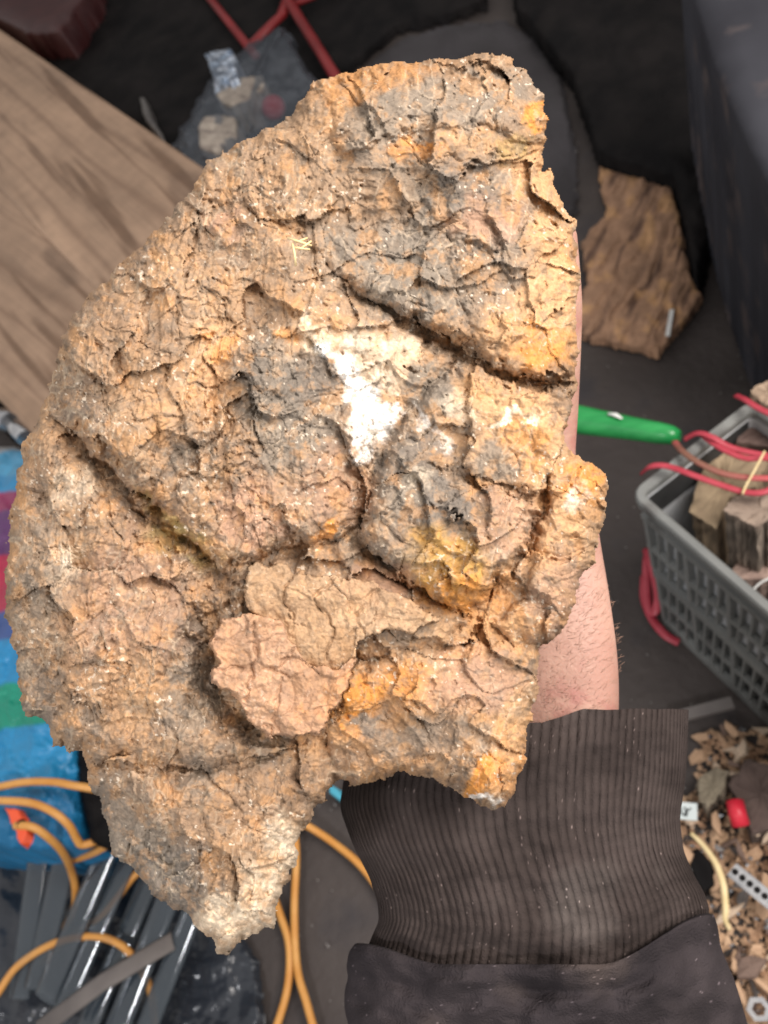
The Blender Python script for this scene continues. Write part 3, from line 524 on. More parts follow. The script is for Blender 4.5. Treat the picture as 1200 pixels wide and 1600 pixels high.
# ================================================================ reliefs on level planes (background things)
def relief(name, poly, z0, hfun, mt, colfun=None, step=2.0, wob=2.0, parent=None, drop=None, seed=1, edge=6):
    p = np.array(poly, float); x0, y0 = p.min(0) - 4; x1, y1 = p.max(0) + 4
    x, y = np.meshgrid(np.arange(x0, x1 + step, step), np.arange(y0, y1 + step, step))
    d = sdf(x + wob * fbm(x, y, 18, 3, seed), y + wob * fbm(x, y, 18, 3, seed + 5), poly)
    z = z0 + hfun(x, y, d)
    z = np.where(d < step * 1.3, (z0 - drop) if drop else 0.001, z)
    dirs = np.stack([(x - 600) / FPX, (800 - y) / FPX, -np.ones_like(x)], 2) @ RC.T
    # keep the foot directly under the rim: shift by plane, not along the ray
    tt = (np.where(d < step * 1.3, z0, z) - H_CAM) / dirs[..., 2]
    P = EYE + dirs * tt[..., None]; P[..., 2] = z
    col = colfun(x, y, d) if colfun else None
    me = grid_mesh(name, P, d > -step * .2, col)
    if parent is not None: me.transform(parent.matrix_world.inverted())
    return obj(name, me, mt, parent)

# ---- two timbers, upper left
def timber(pa, pb, pc, z0, th, label, knots, seed):
    """pa->pb far edge, pc a point of the near edge (photograph pixels on the plane z0)"""
    A, B_, C_ = [Vector(F(*p, z0)) for p in (pa, pb, pc)]
    ax = (B_ - A); L = ax.length; ax.normalize(); ay = Vector((0, 0, 1)).cross(ax)
    s_ = (C_ - A).dot(ay); W = abs(s_); sg = 1 if s_ > 0 else -1
    o = thing('timber', A + ax * L / 2 + ay * sg * W / 2 - Vector((0, 0, th)), label, 'timber', 'sawn timbers lying side by side', (0, 0, math.atan2(ax.y, ax.x)))
    nx, ny = 500, 130
    x, y = np.meshgrid(np.linspace(-L / 2, L / 2, nx), np.linspace(-W / 2, W / 2, ny))
    g = y * 1.0; kn = 0 * x
    for (kx, ky, kr) in knots:
        r = np.hypot((x - kx) / 2.6, y - ky); g = g + .5 * kr * np.exp(-(r / (kr * 2)) ** 2) * np.sign(y - ky); kn = np.maximum(kn, np.exp(-(r / kr) ** 2))
    ring = fbm(x * 1.1 + 3 * seed, g * 20 + 1.5 * x, 1, 4, 800 + seed); fin = fbm(x * 3, g * 240, 1, 3, 820 + seed); br = fbm(x * 1.6, y * 5, 1, 4, 830 + seed)
    e = np.minimum(W / 2 - np.abs(y), 9); z = th - .004 * np.exp(-(e / .005) ** 2) + .0006 * fin - .0012 * np.clip(ring - .3, 0, 1) + .002 * br
    crack = np.exp(-((y - (.22 * W + .01 * np.sin(x * 5))) / .0014) ** 2) * (x < .1); z -= .003 * crack
    c = np.array((.37, .245, .165))[None, None] * (1 + .25 * br + .13 * fin)[..., None]
    m = np.clip(sst(.12, .6, ring) * .75 + .8 * kn, 0, 1)[..., None]; c = c * (1 - m) + np.array((.125, .068, .038)) * m
    st_ = sst(.45, .7, fbm(x * 2.2, y * 6, 1, 3, 850 + seed))[..., None]; c = c * (1 - .45 * st_) + np.array((.10, .06, .04)) * .45 * st_
    for q_, (fy, wv) in enumerate(((-.33, .010), (-.12, .006), (.10, .012), (.34, .007))):
        yc = fy * W + .008 * np.sin(x * 4 + q_) + .006 * fbm(x * 3, x * 0 + q_, 1, 3, 860 + seed); wd = wv * (.25 + np.clip(fbm(x * 1.8, x * 0 + 7 * q_, 1, 3, 870 + seed) + .5, 0, 1.4))
        sk = (.7 * np.exp(-((y - yc) / wd) ** 2) * (.7 + .3 * fin))[..., None]; c = c * (1 - sk) + np.array((.15, .085, .052)) * sk
    edge = (np.abs(y) >= W / 2 - 1e-6) | (np.abs(x) >= L / 2 - 1e-6)
    # flank down to the underside
    P = np.stack([x, y, z], 2); P = np.concatenate([P[:1], P, P[-1:]], 0); P[0, :, 2] = 0; P[-1, :, 2] = 0; c = np.concatenate([c[:1], c, c[-1:]], 0)
    obj('plank', grid_mesh('plank', P[::-1], np.ones(P.shape[:2], bool), c[::-1]), plank_m, o)
plank_m = mat('sawn_timber_grain', (.92, .92, .92), (1.06, 1.06, 1.06), sc=30, rough=.65, bump=.0004, bsc=90, vcol=True)
timber((-420, -238), (420, 330), (0, 296), .16, .15, 'upper sawn timber at the top left with long brown grain streaks', [(.22, -.02, .016), (-.2, .03, .012)], 1)
timber((-300, 95), (300, 470), (-60, 566), .155, .15, 'lower sawn timber at the top left, nearest the side of the rock', [(.12, .02, .011)], 5)
# ---- prism of wood with a traced top
def block(name, poly, z1, z0, mt, seed, rg=.004, col=(.5, .38, .27), side=(.2, .16, .13), parent=None):
    top = [F(px, py, z1) for px, py in poly]; n = len(top); cen = sum(top) / n
    def dens(ring, k=6):
        out = []
        for i in range(n):
            for j in range(k): out.append(ring[i] * (1 - j / k) + ring[(i + 1) % n] * j / k)
        return out
    R0 = dens(top); V = []; cols = []; m = len(R0); rng = random.Random(seed)
    rows = [(cen, .0, 0), (cen, .45, 0), (cen, .8, 0), (cen, 1, 0)]
    for (c0, f, dz) in rows:
        for i, p in enumerate(R0):
            q = cen + (p - cen) * f; V.append(q + np.array([rng.uniform(-1, 1), rng.uniform(-1, 1), rng.uniform(-1, 1)]) * rg * (.4 if f < 1 else .25)); cols.append(np.array(col) * rng.uniform(.85, 1.1))
    K = 10
    wob = [rng.uniform(-1, 1) for _ in R0]
    for k in range(1, K + 1):
        for i, p in enumerate(R0):
            dr = (p - cen); dr = dr / (np.linalg.norm(dr) + 1e-9)
            q = p + dr * rg * (wob[i] + .5 * rng.uniform(-1, 1)) + np.array([0, 0, (z0 - z1) * k / K]); V.append(q); t = rng.uniform(.55, 1.5) * (1.35 if wob[i] > .2 else .8); cols.append(np.array(side) * t)
    fs = []
    for r in range(len(rows) + K - 1):
        for i in range(m): fs.append((r * m + i, r * m + (i + 1) % m, (r + 1) * m + (i + 1) % m, (r + 1) * m + i))
    me = bpy.data.meshes.new(name); me.from_pydata([tuple(v) for v in V], [], fs)
    bm = bmesh.new(); bm.from_mesh(me); cl = bm.verts.layers.float_color.new('Col')
    bm.verts.ensure_lookup_table()
    for v, c in zip(bm.verts, cols): v[cl] = (*c, 1)
    bmesh.ops.remove_doubles(bm, verts=bm.verts[:m], dist=1e-6); bmesh.ops.recalc_face_normals(bm, faces=bm.faces)
    bm.to_mesh(me); bm.free()
    if parent is not None: me.transform(parent.matrix_world.inverted())
    return obj(name, me, mt, parent)
# ---- crate
Z = .30; c0 = F(985, 770, Z); a1 = math.radians(32.2)
crate = thing('plastic_crate', (c0[0], c0[1], 0), 'grey plastic crate with latticed sides filled with firewood offcuts', 'crate', None, (0, 0, a1))
LX, LY = .168, .38       # local x along the short side, local -y along the long side
def cbox(name, pts, mt, par=crate, bev=0):
    bm = bmesh.new()
    for (x0, x1, y0, y1, z0, z1) in pts: box(bm, ((x0 + x1) / 2, (y0 + y1) / 2, (z0 + z1) / 2), ((x1 - x0) / 2, 0, 0), (0, (y1 - y0) / 2, 0), (0, 0, (z1 - z0) / 2), bev)
    return obj(name, bm, mt, par)
R_ = .008
rim = bmesh.new()
def rr(x0, x1, y0, y1, r, n=8):
    o = []
    for (cx, cy, s) in ((x1 - r, y1 - r, 0), (x0 + r, y1 - r, 1), (x0 + r, y0 + r, 2), (x1 - r, y0 + r, 3)):
        for k in range(n + 1): a = math.pi / 2 * (s + k / n); o.append((cx + r * math.cos(a), cy + r * math.sin(a)))
    return o
def ringloft(bm, loops, close=True):
    vs = [[bm.verts.new(p) for p in lp] for lp in loops]; n = len(vs[0])
    for i in range(len(vs) - (0 if close else 1)):
        A, B = vs[i], vs[(i + 1) % len(vs)]
        for k in range(n): f = bm.faces.new((A[k], A[(k + 1) % n], B[(k + 1) % n], B[k])); f.smooth = False
    bmesh.ops.recalc_face_normals(bm, faces=bm.faces)
def L3(o, i, z): return [(x, y, z) for x, y in rr(-.002 + i, LX - i, -LY + i, .002 - i, max(.018 - i, .003))]
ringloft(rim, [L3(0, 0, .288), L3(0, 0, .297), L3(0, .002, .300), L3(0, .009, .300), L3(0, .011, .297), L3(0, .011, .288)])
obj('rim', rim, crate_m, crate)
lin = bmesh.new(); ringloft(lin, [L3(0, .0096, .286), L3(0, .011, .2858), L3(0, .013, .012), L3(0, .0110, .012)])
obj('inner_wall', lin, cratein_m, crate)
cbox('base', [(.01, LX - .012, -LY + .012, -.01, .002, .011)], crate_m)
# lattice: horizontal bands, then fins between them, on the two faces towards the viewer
cbox('slot_shade', [(.0083, .0093, -LY + .012, -.012, .012, .284), (.012, LX - .012, -.0093, -.0083, .012, .284)], mat('slot_shade_dark', (.022, .023, .023), (.04, .04, .04)))  # added dark backing, paints the shade inside the lattice slots
for zz, hh in ((.268, .0045), (.205, .004), (.142, .009), (.076, .004), (.012, .010)):
    cbox('band', [(-.001, .0065, -LY + .01, -.012, zz - hh, zz + hh)], crate_m); cbox('band', [(.012, LX - .012, -.0065, .001, zz - hh, zz + hh)], crate_m)
proto = None
def fin(x0, x1, y0, y1, z0, z1, rx=0):
    global proto
    if proto is None:
        bm = bmesh.new(); box(bm, (0, 0, 0), (.5, 0, 0), (0, .5, 0), (0, 0, .5)); proto = obj('fin', bm, crate_m, crate); o = proto
    else: o = proto.copy(); C.objects.link(o)
    o.location = ((x0 + x1) / 2, (y0 + y1) / 2, (z0 + z1) / 2); o.scale = (x1 - x0, y1 - y0, z1 - z0); o.rotation_euler = (rx, 0, 0)
yy = -.014; k = 0
while yy > -LY + .02:
    big = k % 4 == 0
    for (z0, z1) in ((.158, .268), (.018, .144)):
        fin(-.0015 if big else -.0004, .0083, yy - (.0055 if big else .0030), yy, z0, z1, .03 if big else .10)
    yy -= .0148; k += 1
for q in range(16): fin(.016 + q * .009, .0178 + q * .009, -.0075, 0, .014, .27)
# things in and on the crate
def inside(x, y, z): return (crate.matrix_world @ Vector((x, y, z)))
def lvl(name, x0, x1, y0, y1, z0, hf, mt, n=60):
    x, y = np.meshgrid(np.linspace(x0, x1, n), np.linspace(y0, y1, n)); z = z0 + hf(x, y)
    ca, sa = math.cos(a1), math.sin(a1); P = np.stack([c0[0] + x * ca - y * sa, c0[1] + x * sa + y * ca, z], 2)
    return obj(name, grid_mesh(name, P[::-1], np.ones(x.shape, bool)), mt)
cl = lvl('cloth', .017, LX - .017, -LY + .017, -.017, .10, lambda x, y: .035 * fbm(x, y, .07, 4, 950) + .02, navy_m); tag(cl, 'crumpled navy cloth under the firewood in the grey crate', 'cloth')
fire = [([(1130, 798), (1147, 776), (1196, 768), (1262, 772), (1262, 800), (1200, 812), (1180, 822), (1158, 812)], .295, .17, (.30, .235, .19), (.23, .19, .155), 'squared firewood block with ridged grey bark standing nearest the crate rim'),
        ([(1078, 800), (1092, 745), (1112, 712), (1150, 700), (1200, 722), (1180, 760), (1140, 778), (1118, 826)], .262, .15, (.36, .275, .18), (.28, .21, .14), 'pale rounded firewood offcut under the red ties in the crate'),
        ([(1150, 690), (1166, 655), (1190, 632), (1240, 615), (1260, 690), (1215, 700)], .27, .15, (.17, .115, .10), (.14, .10, .085), 'dark brown firewood piece deep in the crate by its far corner'),
        ([(1172, 612), (1180, 604), (1215, 590), (1250, 600), (1245, 640), (1195, 632)], .315, .2, (.40, .30, .22), (.24, .18, .13), 'barked log end poking over the far corner of the crate'),
        ([(1098, 696), (1128, 674), (1148, 684), (1140, 704), (1108, 722)], .25, .15, (.26, .17, .15), (.2, .13, .11), 'small reddish wood offcut between the crate wall and the pale offcut'),
        ([(1135, 905), (1165, 860), (1215, 850), (1240, 880), (1200, 905)], .20, .12, (.36, .26, .22), (.25, .18, .15), 'pinkish wood offcut lying low in the crate below the barked block'),
        ([(1140, 690), (1150, 655), (1168, 650), (1172, 690)], .265, .15, (.45, .33, .27), (.3, .22, .17), 'narrow light split stick beside the dark firewood piece')]
for i, (pl, z1, z0, ct, cs, lb) in enumerate(fire): tag(block('firewood', pl, z1, z0, bark_m, 30 + i, .0035, ct, cs), lb, 'firewood', 'firewood pieces in the crate')
def ribbon(pts, r, mt, label, cat, flat=.5, name='tie', group=None, seg=8):
    bm = bmesh.new()
    for p in (pts if isinstance(pts[0], list) else [pts]): tube(bm, cr([F(*q) for q in p], 8), r, seg, flat)
    return tag(obj(name, bm, mt), label, cat, group)
g_ = 'red ties over the crate'
ribbon([(1150, 618, .31), (1165, 625, .318), (1182, 636, .32), (1210, 650, .322), (1250, 668, .32)], .0036, red_m, 'red tie crossing the far corner of the crate', 'tie', group=g_)
ribbon([[(1070, 686, .302), (1090, 677, .312), (1112, 683, .315), (1140, 698, .31), (1172, 707, .308), (1225, 716, .31)], [(1100, 682, .310), (1130, 702, .312), (1165, 716, .31), (1200, 716, .312), (1225, 730, .31)]], .0036, red_m, 'doubled red tie laid over the middle of the short crate wall', 'tie', group=g_)
ribbon([(1054, 690, .295), (1065, 704, .31), (1090, 722, .314), (1125, 738, .312), (1165, 746, .31), (1225, 748, .31)], .0036, mat('dull_red_tie', (.20, .09, .06), (.55, .08, .10), sc=14, rough=.5, stretch=(1, 1, 1)), 'brownish red cord running from the green handle into the crate', 'tie', group=g_)
ribbon([(1003, 739, .296), (1014, 730, .312), (1030, 727, .316), (1052, 731, .316), (1090, 745, .315), (1130, 759, .312), (1165, 769, .310), (1196, 768, .311), (1230, 748, .312)], .0036, red_m, 'long red tie hooked over the near corner of the crate', 'tie', group=g_)
ribbon([[(1010, 858, .03), (1020, 890, .04), (1028, 930, .04), (1024, 955, .035), (1014, 952, .03), (1010, 915, .03), (1011, 870, .03)], [(1007, 900, .02), (1007, 935, .02), (1020, 968, .02), (1040, 992, .02), (1061, 1004, .015)]], .0058, red_m, 'looped red ribbon lying on the floor beside the crate', 'ribbon', name='ribbon')
ribbon([(1195, 705, .322), (1180, 733, .318), (1166, 758, .316), (1160, 772, .315)], .0012, straw_m, 'bright thin wire across the red ties', 'wire', 1, 'wire')
ribbon([(1240, 900, .24), (1205, 903, .245), (1182, 916, .24), (1176, 932, .235), (1190, 950, .23)], .0013, white_m, 'white wire loop in the crate below the firewood', 'wire', 1, 'wire')
# ---- green handle
gh = thing('handle', F(960, 668, .25), 'glossy green plastic handle sticking out from behind the rock', 'handle')
ga, gb = F(700, 622, .27), F(1062, 682, .27); L = np.linalg.norm(gb - ga)
pth = [ga + (gb - ga) * t for t in np.linspace(0, 1, 40)]
rad_ = [.0195 - .0075 * sst(.35, 1, np.array(t)) for t in np.linspace(0, 1, 40)]; rad_[-1] *= .55; rad_[-2] *= .86; rad_[-3] *= .96
bm = bmesh.new(); tube(bm, pth, [float(r) for r in rad_], 24); me = bpy.data.meshes.new('shaft'); bm.to_mesh(me); bm.free(); me.transform(gh.matrix_world.inverted()); obj('shaft', me, green_m, gh)
bm = bmesh.new(); tube(bm, [F(950, 646, .288), F(962, 648, .2885), F(972, 654, .288)], [.0015, .0028, .0012], 8, .5); me = bpy.data.meshes.new('sticker'); bm.to_mesh(me); bm.free(); me.transform(gh.matrix_world.inverted()); obj('sticker', me, white_m, gh)
# ---- wood chunks on the floor at the right
def woodcol(base, dark, ang, seed, pale=None):
    def f(x, y, d):
        a = math.radians(ang); u = x * math.cos(a) + y * math.sin(a); v = -x * math.sin(a) + y * math.cos(a) + 10 * fbm(x, y, 90, 3, seed)
        g = fbm(u / 9, v, 13, 3, seed + 1); b = fbm(x, y, 50, 4, seed + 2)
        m = sst(.1, .7, g)[..., None]; c = np.array(base) * (1 - m) + np.array(dark) * m; c = c * (1 + .25 * b)[..., None]
        if pale: k = sst(.1, .5, b)[..., None]; c = c * (1 - .8 * k) + np.array(pale) * .8 * k
        return c
    return f
def woodh(amp, ang, seed, hgt=.0, tilt=(0, 0), c=(0, 0)):
    def f(x, y, d):
        a = math.radians(ang); u = x * math.cos(a) + y * math.sin(a); v = -x * math.sin(a) + y * math.cos(a) + 12 * fbm(x, y, 80, 3, seed)
        return amp * (fbm(u / 5, v, 14, 4, seed + 1) + .8 * fbm(x, y, 70, 3, seed + 3)) + hgt * roundover(d, 24) + tilt[0] * (x - c[0]) + tilt[1] * (y - c[1])
    return f
ck = relief('wood_chunk', [(931, 250), (946, 262), (1000, 273), (1050, 285), (1062, 330), (1070, 380), (1085, 440), (1100, 462), (1075, 500), (1045, 530), (1028, 556), (990, 545), (950, 535), (905, 525), (900, 480), (915, 430), (905, 380), (925, 350), (945, 335), (938, 295)], .012,
   woodh(.005, 118, 400, .012), bark_m, woodcol((.36, .215, .135), (.15, .085, .058), 118, 402, (.50, .29, .14)), wob=3)
tag(ck, 'torn brown wood chunk with curved grain right of the rock', 'wood')
bm = bmesh.new(); p, q = Vector(F(1050, 484, .035)), Vector(F(1043, 525, .035)); dd = (q - p) / 2; box(bm, (p + q) / 2, dd, dd.normalized().cross(Vector((0, 0, 1))) * .0035, (0, 0, .0012), .0005)
tag(obj('splinter', bm, white_m), 'short pale splinter lying on the torn brown wood chunk', 'splinter')
tag(relief('bark_piece', [(1120, 285), (1135, 295), (1165, 322), (1215, 360), (1260, 420), (1260, 520), (1205, 490), (1180, 440), (1165, 405), (1145, 415), (1138, 395), (1148, 370), (1125, 330)], .12, woodh(.007, 60, 420, .02), bark_m, woodcol((.19, .13, .115), (.075, .05, .045), 60, 422), wob=3), 'rough brown bark piece at the right edge below the grey tub', 'bark')
tag(relief('bark_piece', [(1165, 470), (1190, 490), (1260, 560), (1260, 620), (1195, 545), (1172, 515)], .05, woodh(.004, 50, 425, .012), bark_m, woodcol((.14, .095, .085), (.06, .04, .035), 50, 427), wob=3), 'thin dark bark strip below the rough bark piece', 'bark')
tag(relief('tub', [(1050, -120), (1070, -20), (1110, 110), (1160, 230), (1215, 340), (1260, 420), (1500, 420), (1500, -120)], .42, lambda x, y, d: .03 * roundover(d, 60) + .0006 * fbm(x, y, 90, 3, 31), binm, None, step=4, drop=.40, wob=.5), 'dark blue grey plastic tub filling the top right corner', 'tub')
tag(relief('gap_shade_sheet', [(760, -200), (1040, -200), (1090, 60), (1150, 200), (1130, 280), (1100, 420), (1085, 460), (1062, 330), (1048, 282), (960, 255), (930, 240), (890, 120), (800, 10)], .04, lambda x, y, d: .02 * roundover(d, 60) + .012 * fbm(x, y, 90, 4, 35), black_m, None, step=4), 'added black sheet that paints the shadow between the wood chunk and the tub', 'bag')  # added black sheet, stands in for the shadow band beside the tub
tag(relief('haze_relief', [(560, 110), (620, 60), (700, 36), (790, 30), (840, 60), (880, 120), (900, 230), (905, 330), (850, 360), (600, 300)], .004, lambda x, y, d: .016 * roundover(d, 90) + .014 * fbm(x, y, 110, 4, 36), mat('haze_grey', (.024, .021, .023), (.055, .05, .055), sc=3, rough=.9, bump=.002, bsc=60), None, step=4), 'added grey sack behind the top of the rock', 'haze_relief')  # added low relief, its grey paints the lens haze
tag(relief('floor_shade_sheet', [(-300, -300), (800, -300), (760, 10), (700, 30), (620, 50), (560, 100), (480, 160), (330, 300), (100, 150), (-60, 40)], .012, lambda x, y, d: .02 * roundover(d, 60) + .012 * fbm(x, y, 90, 4, 135), black_m, None, step=5), 'added black sheet that darkens the floor behind the timbers', 'shade sheet')  # added black sheet, keeps the far floor dark
# ---- red rack, clear bag and what it holds
rk = thing('rack', F(420, 20, 0), 'red plastic rack with crossing bars at the top edge', 'rack')
def bar(pts, r=.011):
    bm = bmesh.new(); tube(bm, [F(*p) for p in pts], r, 10, .7); me = bpy.data.meshes.new('bar'); bm.to_mesh(me); bm.free(); me.transform(rk.matrix_world.inverted()); obj('bar', me, redpl_m, rk)
bar([(290, -60, .06), (330, 0, .06), (400, 88, .06)]); bar([(386, 78, .05), (425, 38, .06), (440, 25, .06), (470, -60, .06)], .016); bar([(415, -70, .07), (450, 0, .07), (500, 80, .07), (560, 180, .06)], .013); bar([(440, 15, .06), (500, -10, .06), (560, -60, .06)], .012)
for nm, py, lab, dx in (('pail', 0, 'dark maroon plastic pail in the top left corner', 0),):
    tag(relief(nm, [(-60, -100), (140, -100), (150, -20), (100, 60), (40, 62), (-20, 30), (-60, 0)], .10, lambda x, y, d: .04 * roundover(d, 40), mat('maroon_plastic', (.035, .006, .007), (.05, .01, .01), rough=.5), None, step=4), lab, 'pail')
fb = relief('clear_bag', [(262, 232), (300, 165), (328, 118), (375, 76), (437, 38), (450, 42), (470, 85), (492, 118), (520, 150), (520, 220), (420, 330), (330, 290)], .04, lambda x, y, d: .07 * roundover(d, 14) + .014 * np.exp(-(ldist(x, y, [(440, 45), (402, 115), (390, 200)]) / 5) ** 2) + .012 * fbm(x, y, 40, 4, 39), film_m, None, wob=4)
tag(fb, 'crumpled clear plastic bag holding offcuts beside the red rack', 'bag')
fo = relief('foil_packet', [(318, 82), (345, 76), (363, 72), (368, 95), (378, 124), (350, 134), (335, 150), (330, 120)], .12, lambda x, y, d: .012 * np.abs(fbm(x, y, 22, 3, 44)) + .004 * roundover(d, 5), mat('blue_foil', (.25, .32, .42), (.55, .6, .68), sc=30, rough=.3, metal=.7), None, step=1.5)
tag(fo, 'crinkled silver blue foil packet on the clear bag', 'packet')
for pl, lb in (([(335, 145), (350, 128), (380, 118), (410, 116), (415, 135), (390, 158), (362, 168), (340, 162)], 'upper pale wood slice in the clear bag, under the foil packet'), ([(308, 215), (308, 195), (320, 180), (345, 176), (370, 182), (372, 215), (345, 240), (312, 235)], 'lower pale wood slice in the clear bag, lumpy edged')):
    tag(relief('wood_slice', pl, .105, lambda x, y, d: .012 * roundover(d, 6) + .004 * fbm(x, y, 15, 3, 47), bark_m, woodcol((.34, .30, .26), (.22, .19, .17), 10, 48), step=1.5), lb, 'wood slice')
bm = bmesh.new(); bmesh.ops.create_uvsphere(bm, u_segments=20, v_segments=12, radius=.028, matrix=Matrix.Translation(Vector(F(427, 168, .07)))); [setattr(f, 'smooth', True) for f in bm.faces]
tag(obj('cap', bm, mat('red_cap', (.42, .02, .04), (.5, .03, .05), rough=.5)), 'round red cap seen through the clear bag', 'cap')
tag(relief('hook', [(215, 150), (228, 150), (240, 185), (250, 202), (240, 206), (225, 190)], .06, lambda x, y, d: .006 * roundover(d, 4), mat('dull_metal', (.12, .11, .11), (.2, .19, .18), rough=.4, metal=.6), None, step=1.5), 'small dull metal hook beside the upper timber', 'hook')
# ---- left side
def bands(x, y, d):
    t = y + .10 * x + 6 * fbm(x, y, 50, 3, 61)
    cols = [(0, (.35, .36, .37)), (706, (.06, .25, .42)), (742, (.03, .19, .37)), (770, (.22, .03, .09)), (800, (.10, .035, .12)), (868, (.38, .02, .06)), (955, (.05, .09, .25)), (1000, (.02, .22, .45)), (1070, (.01, .24, .16)), (1140, (.02, .23, .46)), (1240, (.015, .17, .36))]
    c = np.zeros(x.shape + (3,))
    for (a, k) in cols: m = sst(a - 3, a + 3, t)[..., None]; c = c * (1 - m) + np.array(k) * m
    return c
tag(relief('shopping_bag', [(-120, 690), (20, 695), (60, 705), (120, 780), (140, 1000), (128, 1150), (132, 1230), (134, 1320), (90, 1334), (30, 1330), (-120, 1320)], .16, lambda x, y, d: .05 * roundover(d, 50) + .012 * fbm(x, y, 70, 4, 62), bag_m, bands), 'blue shopping bag with red and green printed bands left of the rock', 'bag')
tag(relief('boot', [(118, 1165), (160, 1180), (220, 1250), (225, 1320), (172, 1330), (140, 1318), (122, 1240)], .17, lambda x, y, d: .03 * roundover(d, 20) + .004 * fbm(x, y, 30, 3, 64), black_m, None), 'black rubber lump between the blue bag and the rock', 'rubber')
tag(relief('offcut', [(-40, 575), (0, 578), (35, 592), (20, 622), (-40, 640)], .11, lambda x, y, d: .004 * roundover(d, 4), black_m, None), 'black offcut under the lower timber at the left edge', 'offcut')
tag(block('offcut', [(8, 632), (40, 598), (62, 590), (110, 620), (110, 690), (60, 690), (34, 672)], .12, .02, bark_m, 71, .002, (.17, .12, .10), (.12, .08, .07)), 'brown wood offcut between the lower timber and the steel socket', 'offcut')
sk_ = thing('socket', F(10, 665, .2), 'shiny steel socket at the left edge under the timbers', 'socket')
for nm, pts, rr_ in (('drive', [(-50, 628, .22), (2, 652, .22)], .014), ('collar', [(2, 652, .22), (14, 660, .22)], .017), ('tip', [(14, 660, .22), (38, 684, .22)], .0125)):
    bm = bmesh.new(); tube(bm, [F(*p) for p in pts], rr_, 20); me = bpy.data.meshes.new(nm); bm.to_mesh(me); bm.free(); me.transform(sk_.matrix_world.inverted()); obj(nm, me, steel_m, sk_)
cl_ = relief('clip', [(2, 1258), (28, 1262), (38, 1282), (46, 1298), (38, 1318), (32, 1326), (22, 1300), (10, 1275)], .235, lambda x, y, d: .006 * roundover(d, 4), orange_m, None, step=1.5, drop=.012)
tag(cl_, 'orange red pointed plastic clip on the blue bag beside the cord', 'clip')
bm = bmesh.new(); tube(bm, [F(34, 1288, .240), F(34, 1288, .2425)], .006, 12); me = bpy.data.meshes.new('hole'); bm.to_mesh(me); bm.free(); obj('hole', me, black_m, cl_)
bm = bmesh.new()
def cp(pts): tube(bm, cr([F(*q) for q in pts], 10), .0048, 12)
cp([(-60, 1240, .22), (0, 1229, .235), (40, 1222, .24), (85, 1222, .24), (125, 1229, .235), (210, 1240, .20), (330, 1240, .12), (420, 1256, .05), (480, 1290, .02), (520, 1316, .01), (560, 1349, .01), (592, 1390, .01), (640, 1470, .01), (660, 1600, .01)])
cp([(-60, 1252, .235), (0, 1251, .24), (50, 1255, .24), (85, 1270, .235), (108, 1290, .22), (120, 1311, .20), (128, 1320, .19), (150, 1315, .18), (178, 1305, .16), (240, 1300, .1), (300, 1340, .05)])
cp([(24, 1290, .24), (50, 1292, .24), (75, 1308, .22), (98, 1332, .18), (112, 1362, .12), (118, 1395, .08), (114, 1425, .05), (100, 1450, .03)])
cp([(300, 1270, .16), (220, 1305, .16), (175, 1318, .16), (145, 1333, .15), (112, 1344, .13)])
cp([(260, 1330, .08), (212, 1366, .08), (185, 1400, .075), (160, 1430, .07), (125, 1455, .065), (90, 1480, .05), (65, 1505, .04)])
cp([(-60, 1610, .06), (-10, 1560, .06), (25, 1512, .065), (75, 1478, .07), (125, 1464, .075), (165, 1466, .075), (198, 1484, .07), (222, 1518, .06), (238, 1560, .05), (242, 1640, .03)])
cp([(300, 1400, .02), (342, 1480, .01), (330, 1530, .01), (310, 1570, .01), (280, 1640, .01)])
cp([(420, 1380, .01), (438, 1430, .01), (452, 1480, .01), (448, 1550, .01), (420, 1640, .01)])
cp([(455, 1260, .015), (463, 1330, .012), (460, 1420, .012), (464, 1510, .012), (480, 1570, .012), (505, 1660, .01)])
tag(obj('extension_cord', bm, cord_m), 'orange extension cord looping across the lower left floor and bag', 'cord')
# ---- clear tubes with bright reflections
tubeglass_m.node_tree.nodes['Principled BSDF'].inputs['Specular IOR Level'].default_value = 1.0
tb = [((172, 1318), (70, 1560), .060, .013), ((205, 1330), (92, 1590), .055, .011), ((270, 1385), (170, 1640), .05, .013), ((305, 1415), (212, 1650), .05, .011), ((105, 1325), (55, 1545), .05, .014), ((60, 1335), (30, 1560), .045, .012), ((240, 1360), (130, 1620), .03, .012)]
tl = ['second of the clear plastic tubes from the rock tip leftwards cluster, with a long white glint', '', '', '', '', '', '']
names = ['clear plastic tube with the longest white glint, beneath the cord crossing', 'clear plastic tube right of the longest white glint', 'clear plastic tube under the cord loop, left of the rock tip', 'clear plastic tube closest to the tip of the rock', 'greyish clear tube below the edge of the blue bag', 'dim clear tube leftmost under the blue bag', 'clear tube lowest in the bundle between two glinting ones']
for (a, b, z, r), lb in zip(tb, names):
    A, B = F(*a, z + .037 + .004 * (len(lb) % 3)), F(*b, z); bm = bmesh.new(); tube(bm, [A + (B - A) * t for t in np.linspace(0, 1, 24)], r * 1.35, 40, .38, cap=False)
    bmesh.ops.recalc_face_normals(bm, faces=bm.faces)
    tag(obj('clear_tube', bm, tubeglass_m), lb, 'tube', 'clear plastic tubes in a bundle')
tag(relief('liner', [(-100, 1325), (60, 1330), (180, 1320), (330, 1390), (400, 1500), (420, 1700), (-100, 1700)], .012, lambda x, y, d: .008 * fbm(x, y, 70, 4, 81) + .008, mat('dark_glossy_sheet', (.018, .022, .03), (.035, .04, .05), sc=8, rough=.22), None, step=3), 'dark glossy plastic sheet under the clear tubes', 'sheet')
